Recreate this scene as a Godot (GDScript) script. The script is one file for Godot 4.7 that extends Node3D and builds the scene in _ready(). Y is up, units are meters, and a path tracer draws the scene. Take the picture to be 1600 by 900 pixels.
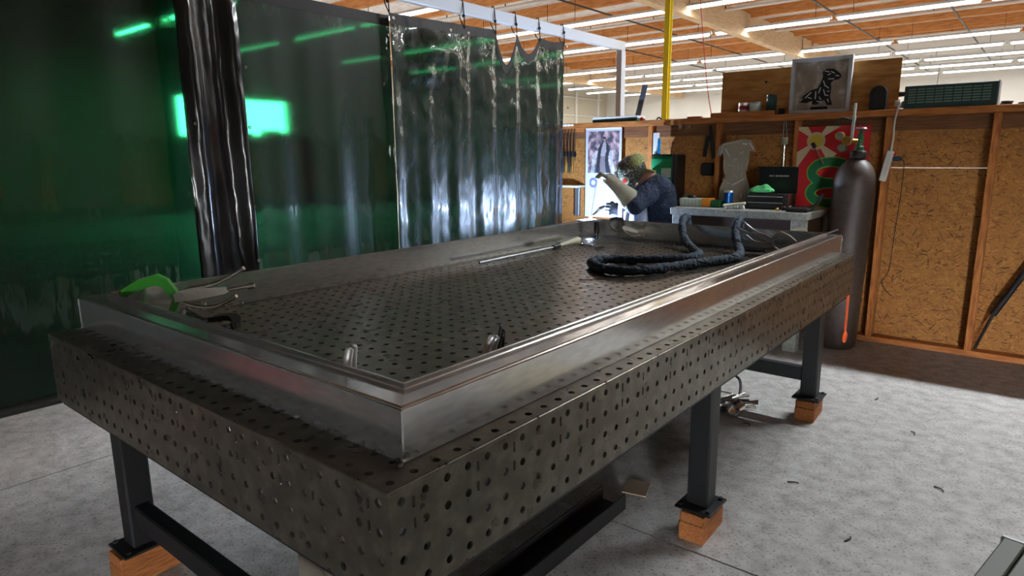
extends Node3D
# A welding shop: a perforated fixture table with an aluminium curb frame clamped on it, welding curtains, a stud partition and a welder behind.
# x runs along the long side of the table, -z along its short side, y is up, metres.

const P := 0.0508            # pitch of the table's holes
const TOP := 0.82            # height of the table top
const LX := 3.06             # length of the table
const WZ := 1.524            # width of the table
const ROWS := [5.55, 8.4, 11.4, 14.3, 18.4, 20.5, 22.6, 24.6, 26.6]   # lamp rows, their x

var taken := {}
var M := {}
var rng := RandomNumberGenerator.new()


# ------------------------------------------------------------------ mesh building
class MB:
	var v := PackedVector3Array()
	var n := PackedVector3Array()
	var uv := PackedVector2Array()
	var t := Transform3D.IDENTITY

	func tri(a: Vector3, b: Vector3, c: Vector3, na: Vector3, nb: Vector3, nc: Vector3) -> void:
		if (b - a).cross(c - a).dot(na + nb + nc) > 0.0:
			var s := b
			b = c
			c = s
			s = nb
			nb = nc
			nc = s
		v.append(t * a); v.append(t * b); v.append(t * c)
		var q := t.basis
		n.append((q * na).normalized()); n.append((q * nb).normalized()); n.append((q * nc).normalized())

	func flat(a: Vector3, b: Vector3, c: Vector3, out: Vector3) -> void:
		var m := (b - a).cross(c - a)
		if m.length_squared() < 1e-16:
			return
		m = m.normalized()
		if m.dot(out) < 0.0:
			m = -m
		tri(a, b, c, m, m, m)

	func quad(a: Vector3, b: Vector3, c: Vector3, d: Vector3, out: Vector3) -> void:
		flat(a, b, c, out)
		flat(a, c, d, out)

	func box(c: Vector3, s: Vector3, ch := 0.0, b := Basis.IDENTITY) -> void:
		# a box with chamfered edges
		var keep := t
		t = t * Transform3D(b, c)
		var h := s * 0.5
		ch = minf(ch, minf(h.x, minf(h.y, h.z)) * 0.9)
		var i := h - Vector3.ONE * ch
		for ax in 3:
			var a1 := (ax + 1) % 3
			var a2 := (ax + 2) % 3
			for sg in [-1.0, 1.0]:
				var q := []
				for w in [[-1, -1], [1, -1], [1, 1], [-1, 1]]:
					var p := Vector3.ZERO
					p[ax] = sg * h[ax]
					p[a1] = w[0] * i[a1]
					p[a2] = w[1] * i[a2]
					q.append(p)
				var o := Vector3.ZERO
				o[ax] = sg
				quad(q[0], q[1], q[2], q[3], o)
			if ch > 0.0:
				for s1 in [-1.0, 1.0]:
					for s2 in [-1.0, 1.0]:
						var e := []
						for w in [[0, -1.0], [0, 1.0], [1, 1.0], [1, -1.0]]:
							var p := Vector3.ZERO
							p[ax] = w[1] * i[ax]
							p[a1] = s1 * (h[a1] if w[0] == 0 else i[a1])
							p[a2] = s2 * (i[a2] if w[0] == 0 else h[a2])
							e.append(p)
						var o := Vector3.ZERO
						o[a1] = s1
						o[a2] = s2
						quad(e[0], e[1], e[2], e[3], o)
		if ch > 0.0:
			for sx in [-1.0, 1.0]:
				for sy in [-1.0, 1.0]:
					for sz in [-1.0, 1.0]:
						flat(Vector3(sx * h.x, sy * i.y, sz * i.z), Vector3(sx * i.x, sy * h.y, sz * i.z), Vector3(sx * i.x, sy * i.y, sz * h.z), Vector3(sx, sy, sz))
		t = keep

	func bar(a: Vector3, b: Vector3, w: float, h: float, ch := 0.0, up := Vector3.UP) -> void:
		# a box from a to b, w wide and h high
		var f := (b - a).normalized()
		if absf(f.dot(up)) > 0.98:
			up = Vector3(1, 0, 0)
		var r := f.cross(up).normalized()
		var u := r.cross(f)
		box((a + b) * 0.5, Vector3(w, h, a.distance_to(b)), ch, Basis(r, u, -f))

	func tube(pts: Array, rad, seg := 10, caps := true, squash := 1.0) -> void:
		var k := pts.size()
		var dirs := []
		for j in k:
			var d: Vector3 = (pts[mini(j + 1, k - 1)] - pts[maxi(j - 1, 0)])
			dirs.append(d.normalized())
		var side: Vector3 = dirs[0].cross(Vector3.UP if absf(dirs[0].y) < 0.9 else Vector3.RIGHT).normalized()
		var rings := []
		var nrm := []
		for j in k:
			side = (side - dirs[j] * side.dot(dirs[j])).normalized()
			var up: Vector3 = side.cross(dirs[j])
			var r: float = rad[j] if rad is Array else rad
			var ring := []
			var nn := []
			for s in seg:
				var a := TAU * s / seg
				var o := side * cos(a) + up * sin(a) * squash
				ring.append(pts[j] + o * r)
				nn.append(o.normalized())
			rings.append(ring)
			nrm.append(nn)
		for j in k - 1:
			for s in seg:
				var e := (s + 1) % seg
				tri(rings[j][s], rings[j][e], rings[j + 1][e], nrm[j][s], nrm[j][e], nrm[j + 1][e])
				tri(rings[j][s], rings[j + 1][e], rings[j + 1][s], nrm[j][s], nrm[j + 1][e], nrm[j + 1][s])
		if caps:
			for j in [0, k - 1]:
				var o: Vector3 = -dirs[0] if j == 0 else dirs[k - 1]
				for s in seg:
					flat(pts[j], rings[j][s], rings[j][(s + 1) % seg], o)

	func lathe(prof: Array, seg := 24, xf := Transform3D.IDENTITY, hard := 40.0) -> void:
		# prof: points (radius, height); edges bent more than hard degrees stay sharp
		var keep := t
		t = t * xf
		var k := prof.size()
		var en := []
		for j in k - 1:
			var d: Vector2 = prof[j + 1] - prof[j]
			en.append(Vector2(d.y, -d.x).normalized())
		for j in k - 1:
			var n0: Vector2 = en[j]
			var n1: Vector2 = en[j]
			if j > 0 and rad_to_deg(absf(en[j].angle_to(en[j - 1]))) < hard:
				n0 = (en[j] + en[j - 1]).normalized()
			if j < k - 2 and rad_to_deg(absf(en[j].angle_to(en[j + 1]))) < hard:
				n1 = (en[j] + en[j + 1]).normalized()
			var p0: Vector2 = prof[j]
			var p1: Vector2 = prof[j + 1]
			if p0.distance_to(p1) < 1e-7:
				continue
			for s in seg:
				var a := TAU * s / seg
				var b := TAU * (s + 1) / seg
				var ca := Vector3(cos(a), 0, sin(a))
				var cb := Vector3(cos(b), 0, sin(b))
				var up := Vector3.UP
				var q0 := ca * p0.x + up * p0.y
				var q1 := cb * p0.x + up * p0.y
				var q2 := cb * p1.x + up * p1.y
				var q3 := ca * p1.x + up * p1.y
				var m0 := ca * n0.x + up * n0.y
				var m1 := cb * n0.x + up * n0.y
				var m2 := cb * n1.x + up * n1.y
				var m3 := ca * n1.x + up * n1.y
				if p0.x > 1e-6:
					tri(q0, q1, q2, m0, m1, m2)
				if p1.x > 1e-6:
					tri(q0, q2, q3, m0, m2, m3)
		t = keep

	func extrude(poly: PackedVector2Array, depth: float, xf := Transform3D.IDENTITY, ch := 0.0) -> void:
		# an outline in x and y, depth thick along z round z = 0
		var keep := t
		t = t * xf
		var face := poly
		if ch > 0.0:
			var inner := Geometry2D.offset_polygon(poly, -ch)
			if inner.size() == 1 and inner[0].size() == poly.size():
				face = inner[0]
		var ids := Geometry2D.triangulate_polygon(face)
		var h := depth * 0.5
		for j in range(0, ids.size(), 3):
			for s in [-1.0, 1.0]:
				var a := face[ids[j]]
				var b := face[ids[j + 1]]
				var c := face[ids[j + 2]]
				flat(Vector3(a.x, a.y, s * h), Vector3(b.x, b.y, s * h), Vector3(c.x, c.y, s * h), Vector3(0, 0, s))
		var cw := Geometry2D.is_polygon_clockwise(poly)
		var k := poly.size()
		for j in k:
			var a := poly[j]
			var b := poly[(j + 1) % k]
			var d := b - a
			var o := Vector3(d.y, -d.x, 0) * (-1.0 if cw else 1.0)
			quad(Vector3(a.x, a.y, -h), Vector3(b.x, b.y, -h), Vector3(b.x, b.y, h), Vector3(a.x, a.y, h), o)
		t = keep

	func sheet(f: Callable, nu: int, nv: int, thick: float) -> void:
		# a closed sheet: f(i, j) gives a point, i along and j up; thick behind it
		var pts := []
		for i in nu + 1:
			var row := []
			for j in nv + 1:
				row.append(f.call(i, j))
			pts.append(row)
		var nm := []
		for i in nu + 1:
			var row := []
			for j in nv + 1:
				var du: Vector3 = pts[mini(i + 1, nu)][j] - pts[maxi(i - 1, 0)][j]
				var dv: Vector3 = pts[i][mini(j + 1, nv)] - pts[i][maxi(j - 1, 0)]
				row.append(du.cross(dv).normalized())
			nm.append(row)
		for side in [0.0, 1.0]:
			for i in nu:
				for j in nv:
					var q := []
					var m := []
					for w in [[0, 0], [1, 0], [1, 1], [0, 1]]:
						var nn: Vector3 = nm[i + w[0]][j + w[1]]
						q.append(pts[i + w[0]][j + w[1]] - nn * thick * side)
						m.append(nn if side == 0.0 else -nn)
					tri(q[0], q[1], q[2], m[0], m[1], m[2])
					tri(q[0], q[2], q[3], m[0], m[2], m[3])
		for i in nu:
			for j in [0, nv]:
				var a: Vector3 = pts[i][j]
				var b: Vector3 = pts[i + 1][j]
				var o: Vector3 = (pts[i][0] - pts[i][1]) if j == 0 else (pts[i][nv] - pts[i][nv - 1])
				quad(a, b, b - nm[i + 1][j] * thick, a - nm[i][j] * thick, o)
		for j in nv:
			for i in [0, nu]:
				var a: Vector3 = pts[i][j]
				var b: Vector3 = pts[i][j + 1]
				var o: Vector3 = (pts[0][j] - pts[1][j]) if i == 0 else (pts[nu][j] - pts[nu - 1][j])
				quad(a, b, b - nm[i][j + 1] * thick, a - nm[i][j] * thick, o)

	func hole_cell(x0: float, x1: float, y0: float, y1: float, c: Vector2, r: float, deep: float, seg := 16) -> void:
		# a rectangle in x and y at z = 0, facing +z, with a round hole whose wall goes deep behind it
		var hp := []
		var bp := []
		for k in seg:
			var a := TAU * k / seg
			var d := Vector2(cos(a), sin(a))
			var s := d / maxf(absf(d.x), absf(d.y))
			hp.append(Vector3(c.x + d.x * r, c.y + d.y * r, 0))
			bp.append(Vector3(c.x + (s.x * (x1 - c.x) if s.x > 0 else s.x * (c.x - x0)), c.y + (s.y * (y1 - c.y) if s.y > 0 else s.y * (c.y - y0)), 0))
		var z := Vector3(0, 0, 1)
		var back := Vector3(0, 0, -deep)
		for k in seg:
			var e := (k + 1) % seg
			tri(hp[k], bp[k], bp[e], z, z, z)
			tri(hp[k], bp[e], hp[e], z, z, z)
			var o: Vector3 = Vector3(c.x, c.y, 0) - hp[k]
			var oe: Vector3 = Vector3(c.x, c.y, 0) - hp[e]
			tri(hp[k], hp[e], hp[e] + back, o, oe, oe)
			tri(hp[k], hp[e] + back, hp[k] + back, o, oe, o)

	func mesh() -> ArrayMesh:
		var a := []
		a.resize(Mesh.ARRAY_MAX)
		a[Mesh.ARRAY_VERTEX] = v
		a[Mesh.ARRAY_NORMAL] = n
		if uv.size() == v.size() and uv.size() > 0:
			a[Mesh.ARRAY_TEX_UV] = uv
		var m := ArrayMesh.new()
		m.add_surface_from_arrays(Mesh.PRIMITIVE_TRIANGLES, a)
		return m


func numbered(called: String) -> String:
	var k: int = taken.get(called, 0)
	taken[called] = k + 1
	return called if k == 0 else "%s_%03d" % [called, k]


func obj(called: String, mb, mat: Material, parent: Node = null) -> MeshInstance3D:
	var o := MeshInstance3D.new()
	o.mesh = mb.mesh() if mb is MB else mb
	o.material_override = mat
	if parent == null:
		o.name = numbered(called)
		add_child(o)
	else:
		o.name = called
		parent.add_child(o, true)
	return o


func tag(o: Node, label: String, category: String, group := "") -> Node:
	o.set_meta("label", label)
	o.set_meta("category", category)
	if group != "":
		o.set_meta("group", group)
	return o


func thing(called: String, label: String, category: String, at := Vector3.ZERO, turn := 0.0, group := "") -> Node3D:
	var o := Node3D.new()
	o.name = numbered(called)
	add_child(o)
	o.position = at
	o.rotation.y = turn
	tag(o, label, category, group)
	return o


func struct(called: String, label := "") -> Node3D:
	var o := Node3D.new()
	o.name = called
	add_child(o)
	o.set_meta("kind", "structure")
	if label != "":
		o.set_meta("label", label)
	return o


func copy(o: Node3D, label := "") -> Node3D:
	var c: Node3D = o.duplicate()
	c.name = numbered(String(o.name).rstrip("0123456789").trim_suffix("_") if String(o.name).right(3).is_valid_int() else String(o.name))
	add_child(c)
	if label != "":
		c.set_meta("label", label)
	return c


func V(x: float, y: float, z: float) -> Vector3:
	return Vector3(x, y, z)


# ------------------------------------------------------------------ materials
func noise_tex(freq: float, stops: Array, seed_ := 1, octaves := 4, kind := FastNoiseLite.TYPE_SIMPLEX_SMOOTH, px := 512) -> NoiseTexture2D:
	var f := FastNoiseLite.new()
	f.noise_type = kind
	f.seed = seed_
	f.frequency = freq
	f.fractal_octaves = octaves
	var t := NoiseTexture2D.new()
	t.width = px
	t.height = px
	t.seamless = true
	t.noise = f
	if stops.size():
		var g := Gradient.new()
		g.offsets = PackedFloat32Array(stops.map(func(s): return s[0]))
		g.colors = PackedColorArray(stops.map(func(s): return s[1]))
		t.color_ramp = g
	return t


func mat(called: String, c: Color, rough := 0.6, metal := 0.0) -> StandardMaterial3D:
	var m := StandardMaterial3D.new()
	m.resource_name = called
	m.albedo_color = c
	m.roughness = rough
	m.metallic = metal
	M[called] = m
	return m


func tex(m: StandardMaterial3D, t: Texture2D, scale := Vector3.ONE, world := true) -> StandardMaterial3D:
	m.albedo_texture = t
	m.uv1_triplanar = true
	m.uv1_world_triplanar = world
	m.uv1_scale = scale
	return m


func relief(m: StandardMaterial3D, t: Texture2D, cm: float) -> StandardMaterial3D:
	m.heightmap_enabled = true
	m.heightmap_texture = t
	m.heightmap_scale = cm
	return m


func rgb(r: int, g: int, b: int) -> Color:
	return Color8(r, g, b)


func strand_board(px: int) -> ImageTexture:
	# flakes of pressed wood, laid every way
	var im := Image.create(px, px, false, Image.FORMAT_RGB8)
	im.fill(rgb(168, 112, 50))
	var r := RandomNumberGenerator.new()
	r.seed = 11
	for k in 5200:
		var a := r.randfn(0.0, 0.55) + (PI / 2 if r.randf() < 0.25 else 0.0)
		var le := r.randf_range(10, 46)
		var wd := r.randf_range(1.5, 6.0)
		var tone := r.randf()
		var c := rgb(142, 88, 36).lerp(rgb(196, 140, 70), tone)
		if r.randf() < 0.07:
			c = rgb(104, 64, 30)
		var p := Vector2(r.randf() * px, r.randf() * px)
		var d := Vector2(cos(a), sin(a))
		var e := Vector2(-d.y, d.x)
		for i in int(le):
			var w := wd * (1.0 - pow(absf(i / le * 2.0 - 1.0), 4.0))
			for j in range(int(-w), int(w) + 1):
				var q := p + d * i + e * (j * 0.5)
				var x := posmod(int(q.x), px)
				var y := posmod(int(q.y), px)
				var edge := 0.86 if absf(j) >= w - 1.0 else 1.0
				im.set_pixel(x, y, Color(c.r * edge, c.g * edge, c.b * edge))
	return ImageTexture.create_from_image(im)


func materials() -> void:
	var fine := noise_tex(0.05, [], 3, 5)
	var m := mat("concrete", Color.WHITE, 0.6)
	tex(m, noise_tex(0.02, [[0.0, rgb(154, 150, 145)], [0.3, rgb(180, 177, 173)], [0.6, rgb(194, 192, 189)], [0.85, rgb(205, 203, 201)], [1.0, rgb(168, 163, 156)]], 5, 6, FastNoiseLite.TYPE_SIMPLEX_SMOOTH, 1024), V(0.5, 0.5, 0.5))
	m.detail_enabled = true
	m.detail_blend_mode = BaseMaterial3D.BLEND_MODE_MUL
	m.detail_albedo = noise_tex(0.07, [[0.0, rgb(120, 116, 110)], [0.22, rgb(205, 203, 200)], [0.35, rgb(250, 250, 250)], [0.8, rgb(255, 255, 255)], [1.0, rgb(225, 223, 220)]], 6, 5, FastNoiseLite.TYPE_SIMPLEX_SMOOTH, 1024)
	m.detail_uv_layer = BaseMaterial3D.DETAIL_UV_2
	m.uv2_triplanar = true
	m.uv2_world_triplanar = true
	m.uv2_scale = V(0.9, 0.9, 0.9)
	relief(m, noise_tex(0.06, [], 9, 5), 0.25)
	m = mat("plate_steel", Color.WHITE, 0.34, 0.74)
	tex(m, noise_tex(0.012, [[0.0, rgb(92, 86, 76)], [0.5, rgb(104, 99, 88)], [0.8, rgb(120, 115, 103)], [1.0, rgb(98, 93, 82)]], 21, 5, FastNoiseLite.TYPE_SIMPLEX_SMOOTH, 1024), V(1.1, 1.1, 1.1))
	m.roughness_texture = noise_tex(0.02, [[0.0, Color(0.75, 0.75, 0.75)], [1.0, Color(1, 1, 1)]], 23, 4)
	mat("leg_steel", rgb(27, 27, 28), 0.5, 0.1)
	m = mat("aluminium", Color.WHITE, 0.17, 0.9)
	tex(m, noise_tex(0.03, [[0.0, rgb(196, 196, 194)], [1.0, rgb(222, 222, 220)]], 31, 3), V(1.0, 4.0, 1.0))
	m = mat("lumber", Color.WHITE, 0.7)
	tex(m, noise_tex(0.02, [[0.0, rgb(136, 78, 32)], [0.45, rgb(178, 108, 48)], [0.7, rgb(196, 126, 62)], [1.0, rgb(154, 88, 38)]], 41, 4), V(4.0, 0.5, 4.0))
	m = mat("lumber_long", Color.WHITE, 0.7)
	tex(m, noise_tex(0.02, [[0.0, rgb(136, 78, 32)], [0.45, rgb(178, 108, 48)], [0.7, rgb(196, 126, 62)], [1.0, rgb(154, 88, 38)]], 42, 4), V(4.0, 4.0, 0.4))
	m = mat("header_wood", Color.WHITE, 0.75)
	tex(m, noise_tex(0.02, [[0.0, rgb(92, 58, 30)], [0.5, rgb(118, 76, 42)], [1.0, rgb(136, 92, 52)]], 43, 4), V(4.0, 4.0, 0.4))
	m = mat("strand_board", Color.WHITE, 0.75)
	tex(m, strand_board(768), V(0.9, 0.9, 0.9))
	m = mat("joist_wood", Color.WHITE, 0.7)
	tex(m, noise_tex(0.02, [[0.0, rgb(176, 108, 52)], [0.5, rgb(214, 142, 78)], [1.0, rgb(228, 164, 100)]], 45, 4), V(2.0, 2.0, 0.25))
	m = mat("pale_beam", Color.WHITE, 0.7)
	tex(m, noise_tex(0.02, [[0.0, rgb(206, 168, 124)], [0.5, rgb(226, 194, 154)], [1.0, rgb(236, 210, 176)]], 47, 4), V(0.25, 2.0, 2.0))
	m = mat("deck", Color.WHITE, 0.8)
	tex(m, noise_tex(0.02, [[0.0, rgb(206, 188, 172)], [0.5, rgb(232, 226, 222)], [1.0, rgb(240, 238, 238)]], 46, 4), V(0.5, 0.5, 0.3))
	mat("white_paint", rgb(232, 230, 226), 0.6)
	mat("beige_wall", rgb(205, 198, 180), 0.7)
	mat("shop_wall", rgb(112, 106, 98), 0.8)
	mat("white_steel", rgb(222, 226, 232), 0.35)
	mat("yellow_paint", rgb(232, 208, 40), 0.45)
	mat("black_plastic", rgb(26, 27, 29), 0.35)
	mat("black_rubber", rgb(24, 24, 25), 0.6)
	mat("dark_iron", rgb(58, 56, 54), 0.45, 0.7)
	mat("chrome", rgb(214, 210, 204), 0.2, 1.0)
	mat("brass", rgb(196, 158, 84), 0.3, 1.0)
	# welding curtain: dark green vinyl that one sees through
	m = mat("green_vinyl", Color(0.02, 0.165, 0.088, 0.02), 0.055)
	m.refraction_enabled = true
	m.refraction_scale = 0.05
	m.albedo_color = Color(0.02, 0.165, 0.088, 0.02)
	m.clearcoat_enabled = true
	m.clearcoat = 0.6
	m.clearcoat_roughness = 0.42
	m.uv1_triplanar = true
	m.uv1_world_triplanar = true
	m.uv1_scale = V(2.4, 0.7, 2.4)
	relief(m, noise_tex(0.008, [], 51, 3), 0.1)
	m = mat("dark_vinyl", rgb(26, 24, 25), 0.3)
	m.clearcoat_enabled = true
	m.clearcoat = 0.6
	m.clearcoat_roughness = 0.15
	mat("hem_vinyl", rgb(34, 29, 28), 0.55)
	m = mat("tube_glow", Color.WHITE, 0.4)
	m.emission_enabled = true
	m.emission = Color(1.0, 0.985, 0.95)
	m.emission_energy_multiplier = 4.0
	m = mat("arc_glow", Color.WHITE, 0.4)
	m.emission_enabled = true
	m.emission = Color(0.82, 0.9, 1.0)
	m.emission_energy_multiplier = 60.0
	mat("galvanised", rgb(150, 156, 164), 0.35, 0.8)


# ------------------------------------------------------------------ the scene
func _ready() -> void:
	rng.seed = 7
	# camera
	var cam := Camera3D.new()
	cam.name = "camera"
	cam.fov = 47.28
	cam.near = 0.05
	cam.far = 200.0
	add_child(cam)
	cam.transform = Transform3D(Basis(V(0.6300, -0.0090, 0.7766), V(0.1590, 0.9801, -0.1177), V(-0.7601, 0.1978, 0.6190)).orthonormalized(), V(-0.592, 1.324, 0.729))
	cam.current = true
	# sky
	var env := Environment.new()
	var sky := Sky.new()
	var air := ProceduralSkyMaterial.new()
	air.sky_top_color = rgb(196, 212, 232)
	air.sky_horizon_color = rgb(242, 243, 244)
	air.ground_horizon_color = rgb(190, 190, 185)
	air.ground_bottom_color = rgb(120, 118, 112)
	air.sky_energy_multiplier = 10.0
	air.ground_energy_multiplier = 4.0
	sky.sky_material = air
	env.background_mode = Environment.BG_SKY
	env.sky = sky
	env.tonemap_mode = Environment.TONE_MAPPER_LINEAR
	env.tonemap_exposure = 1.0
	env.sdfgi_enabled = true
	env.ssao_enabled = true
	env.ssil_enabled = true
	var we := WorldEnvironment.new()
	we.name = "environment"
	we.environment = env
	add_child(we)

	materials()
	more_materials()
	shell()
	partition()
	lamps()
	table()
	frame()
	curtains()
	table_things()
	floor_things()
	bench()
	cylinder()
	painted_panel()
	wall_things()
	shelf_things()
	behind_wall()
	welder()
	arc()


func shell() -> void:
	# floor slabs with a real joint between them
	var f := struct("floor", "grey concrete floor with saw cut joint")
	for sx in [[-6.0, 1.348], [1.354, 8.0], [8.006, 29.0]]:
		for sz in [[8.0, -2.460], [-2.465, -18.0]]:
			var sb := MB.new()
			sb.box(V((sx[0] + sx[1]) * 0.5, -0.1, (sz[0] + sz[1]) * 0.5), V(sx[1] - sx[0], 0.2, sz[0] - sz[1]), 0.002)
			obj("slab", sb, M.concrete, f)
	var g := MB.new()
	g.box(V(11.5, -0.26, -5.0), V(36, 0.1, 27))
	obj("ground", g, M.dark_iron, f)
	# outer walls
	var w := struct("wall_far")
	var b := MB.new()
	b.box(V(28.6, 2.25, -5.0), V(0.2, 4.5, 26.0))
	obj("panel", b, M.white_paint, w)
	w = struct("wall_near", "shop wall with an open doorway to the daylight")
	b = MB.new()
	b.box(V(-6.1, 2.25, -6.55), V(0.2, 4.5, 22.9))
	b.box(V(-6.1, 3.1, 5.45), V(0.2, 2.8, 1.1))
	b.box(V(-6.1, 2.25, 6.5), V(0.2, 4.5, 1.0))
	obj("panel", b, M.shop_wall, w)
	w = struct("wall_right")
	b = MB.new()
	b.box(V(11.25, 2.25, 7.1), V(34.9, 4.5, 0.2))
	obj("panel", b, M.shop_wall, w)
	w = struct("wall_left", "beige wall with a high strip window behind the welding curtains")
	b = MB.new()
	var z := -16.9
	b.box(V(0.75, 2.25, z), V(13.5, 4.5, 0.2))
	b.box(V(9.1, 0.95, z), V(3.2, 1.9, 0.2))
	b.box(V(9.1, 3.7, z), V(3.2, 1.6, 0.2))
	b.box(V(19.7, 2.25, z), V(18.0, 4.5, 0.2))
	obj("panel", b, M.beige_wall, w)
	for k in 9:
		b = MB.new()
		b.box(V(12.4 + k * 1.9, 2.2, z + 0.14), V(0.14, 4.4, 0.08), 0.005)
		obj("rib", b, M.white_paint, w)
	for k in 5:
		b = MB.new()
		b.box(V(19.9, 0.7 + k * 0.8, z + 0.13), V(16.0, 0.05, 0.06), 0.005)
		obj("rail", b, M.white_paint, w)
	var rk := thing("wall_rack", "dark loaded rack against the beige wall below the bright window", "rack", V(9.9, 0.0, -16.55))
	b = MB.new()
	b.box(V(0, 1.90, 0), V(2.4, 0.05, 0.4), 0.004)
	obj("shelf", b, M.leg_steel, rk)
	for sx in [-1.15, 1.15]:
		b = MB.new()
		b.box(V(sx, 0.95, 0), V(0.08, 1.9, 0.36), 0.004)
		obj("upright", b, M.leg_steel, rk)
	for bx in [[0.05, 0.5, 0.14], [0.72, 0.5, 0.09], [-0.75, 0.3, 0.06]]:
		b = MB.new()
		b.box(V(bx[0], 1.925 + bx[2] * 0.5, 0), V(bx[1], bx[2], 0.3), 0.006)
		obj("load", b, M.leg_steel, rk)
	var ce := struct("ceiling", "timber ceiling of joists under pale boards")
	b = MB.new()
	b.box(V(17.875, 4.5, -5.0), V(21.75, 0.1, 26.2))
	obj("deck", b, M.deck, ce)
	b = MB.new()
	b.box(V(0.375, 4.5, -5.0), V(13.24, 0.1, 26.2))
	obj("deck", b, M.header_wood, ce)
	var jm := MB.new()
	jm.box(V(0, 0, 0), V(0.09, 0.22, 23.6), 0.004)
	var jmesh := jm.mesh()
	var x := -4.0
	while x < 28.3:
		var j := obj("joist", jmesh, M.joist_wood if x < 21.2 else M.white_paint, ce)
		j.position = V(x, 4.34, -4.9)
		x += 1.55
	for gz in [-4.9, 3.0, -12.8]:
		b = MB.new()
		b.box(V(11.2, 4.05, gz), V(34.4, 0.5, 0.18), 0.006)
		obj("glulam_beam", b, M.pale_beam, ce)


func partition() -> void:
	var w := struct("wall_middle", "stud partition of strand board with a flat cap shelf")
	var z0 := 6.98
	var z1 := -3.0
	var b := MB.new()
	b.box(V(4.59, 1.5775, (z0 + z1) * 0.5), V(0.19, 0.045, z0 - z1), 0.003)
	obj("cap_plate", b, M.lumber_long, w)
	b = MB.new()
	b.box(V(4.565, 0.02, (z0 + z1) * 0.5), V(0.09, 0.04, z0 - z1), 0.003)
	obj("bottom_plate", b, M.lumber_long, w)
	b = MB.new()
	b.box(V(4.59, 1.51, (z0 + z1) * 0.5), V(0.038, 0.09, z0 - z1), 0.002)
	obj("header", b, M.header_wood, w)
	var sm := MB.new()
	sm.box(V(0, 0, 0), V(0.09, 1.515, 0.04), 0.002)
	var smesh := sm.mesh()
	for k in 17:
		var s := obj("stud", smesh, M.lumber, w)
		s.position = V(4.565, 0.7975, -0.165 + 0.588 * (k - 4))
	# strand board sheets, joined behind the studs; the sheets over the bay beside the cylinder leave a thin slit
	var joints := [6.98, 6.891, 4.539, 2.187, 0.423, -0.165, -2.517, -3.0]
	for k in joints.size() - 1:
		for r in 2:
			b = MB.new()
			var slit: float = 0.0035 if k == 4 else 0.0
			var ya: float = 0.0 if r == 0 else 1.2195
			var yb: float = 1.2195 - slit if r == 0 else 1.555
			b.box(V(4.6165, (ya + yb) * 0.5, (joints[k] + joints[k + 1]) * 0.5), V(0.012, yb - ya, joints[k] - joints[k + 1]))
			obj("strand_board", b, M.strand_board, w)


func lamps() -> void:
	# one lamp of each row: a sheet steel housing and a bare tube, 2.4 m long
	var h := MB.new()
	h.extrude(PackedVector2Array([Vector2(-0.09, 0.0), Vector2(-0.035, 0.055), Vector2(0.035, 0.055), Vector2(0.09, 0.0), Vector2(0.085, 0.0), Vector2(0.032, 0.045), Vector2(-0.032, 0.045), Vector2(-0.085, 0.0)]), 2.42)
	var hm := h.mesh()
	var tb := MB.new()
	tb.tube([V(0, 0, -1.17), V(0, 0, -1.15), V(0, 0, 1.15), V(0, 0, 1.17)], [0.034, 0.05, 0.05, 0.034], 12)
	var tm := tb.mesh()
	var ends := MB.new()
	ends.box(V(0, 0.02, 0), V(0.05, 0.06, 0.03), 0.004)
	var em := ends.mesh()
	var hang := MB.new()
	hang.bar(V(0, 0.05, 0), V(0, 0.5, 0), 0.008, 0.008)
	var hgm := hang.mesh()
	var nth := ["first", "second", "third", "fourth", "fifth", "sixth", "seventh", "eighth", "ninth"]
	for row in ROWS.size():
		var zs := 0.8 if row == 0 else 3.2
		while zs > -16.0:
			var z: float = zs + (0.4 if row % 2 == 0 else 0.0)
			zs -= 2.5
			if (row == 0 and z < 0.5 and z > -11.0) or (row == 1 and z < 0.0 and z > -9.0):
				continue
			var at := V(ROWS[row], 3.95, z)
			var o := thing("fluorescent_lamp", "fluorescent tube lamp hung below the joists, in the %s lamp row beyond the stud partition" % nth[row], "lamp", at, 0.0, "fluorescent lamps, %s row" % nth[row])
			obj("housing", hm, M.white_steel, o)
			obj("lamp_tube", tm, M.tube_glow, o)
			for e in [-1.0, 1.0]:
				obj("socket", em, M.white_steel, o).position.z = e * 1.19
				obj("hanger", hgm, M.dark_iron, o).position.z = e * 0.9
			var l := AreaLight3D.new()
			l.name = "tube_light"
			l.area_size = Vector2(0.08, 2.3)
			l.light_color = Color(0.95, 0.98, 1.0) if row == 0 else Color(1.0, 0.985, 0.95)
			l.light_energy = 27.0 if row == 0 else 2.6
			l.area_range = 60.0
			l.shadow_enabled = true
			o.add_child(l)
			l.position = V(0, -0.055, 0)
			l.rotation_degrees = V(-90, 0, 0)


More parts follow.
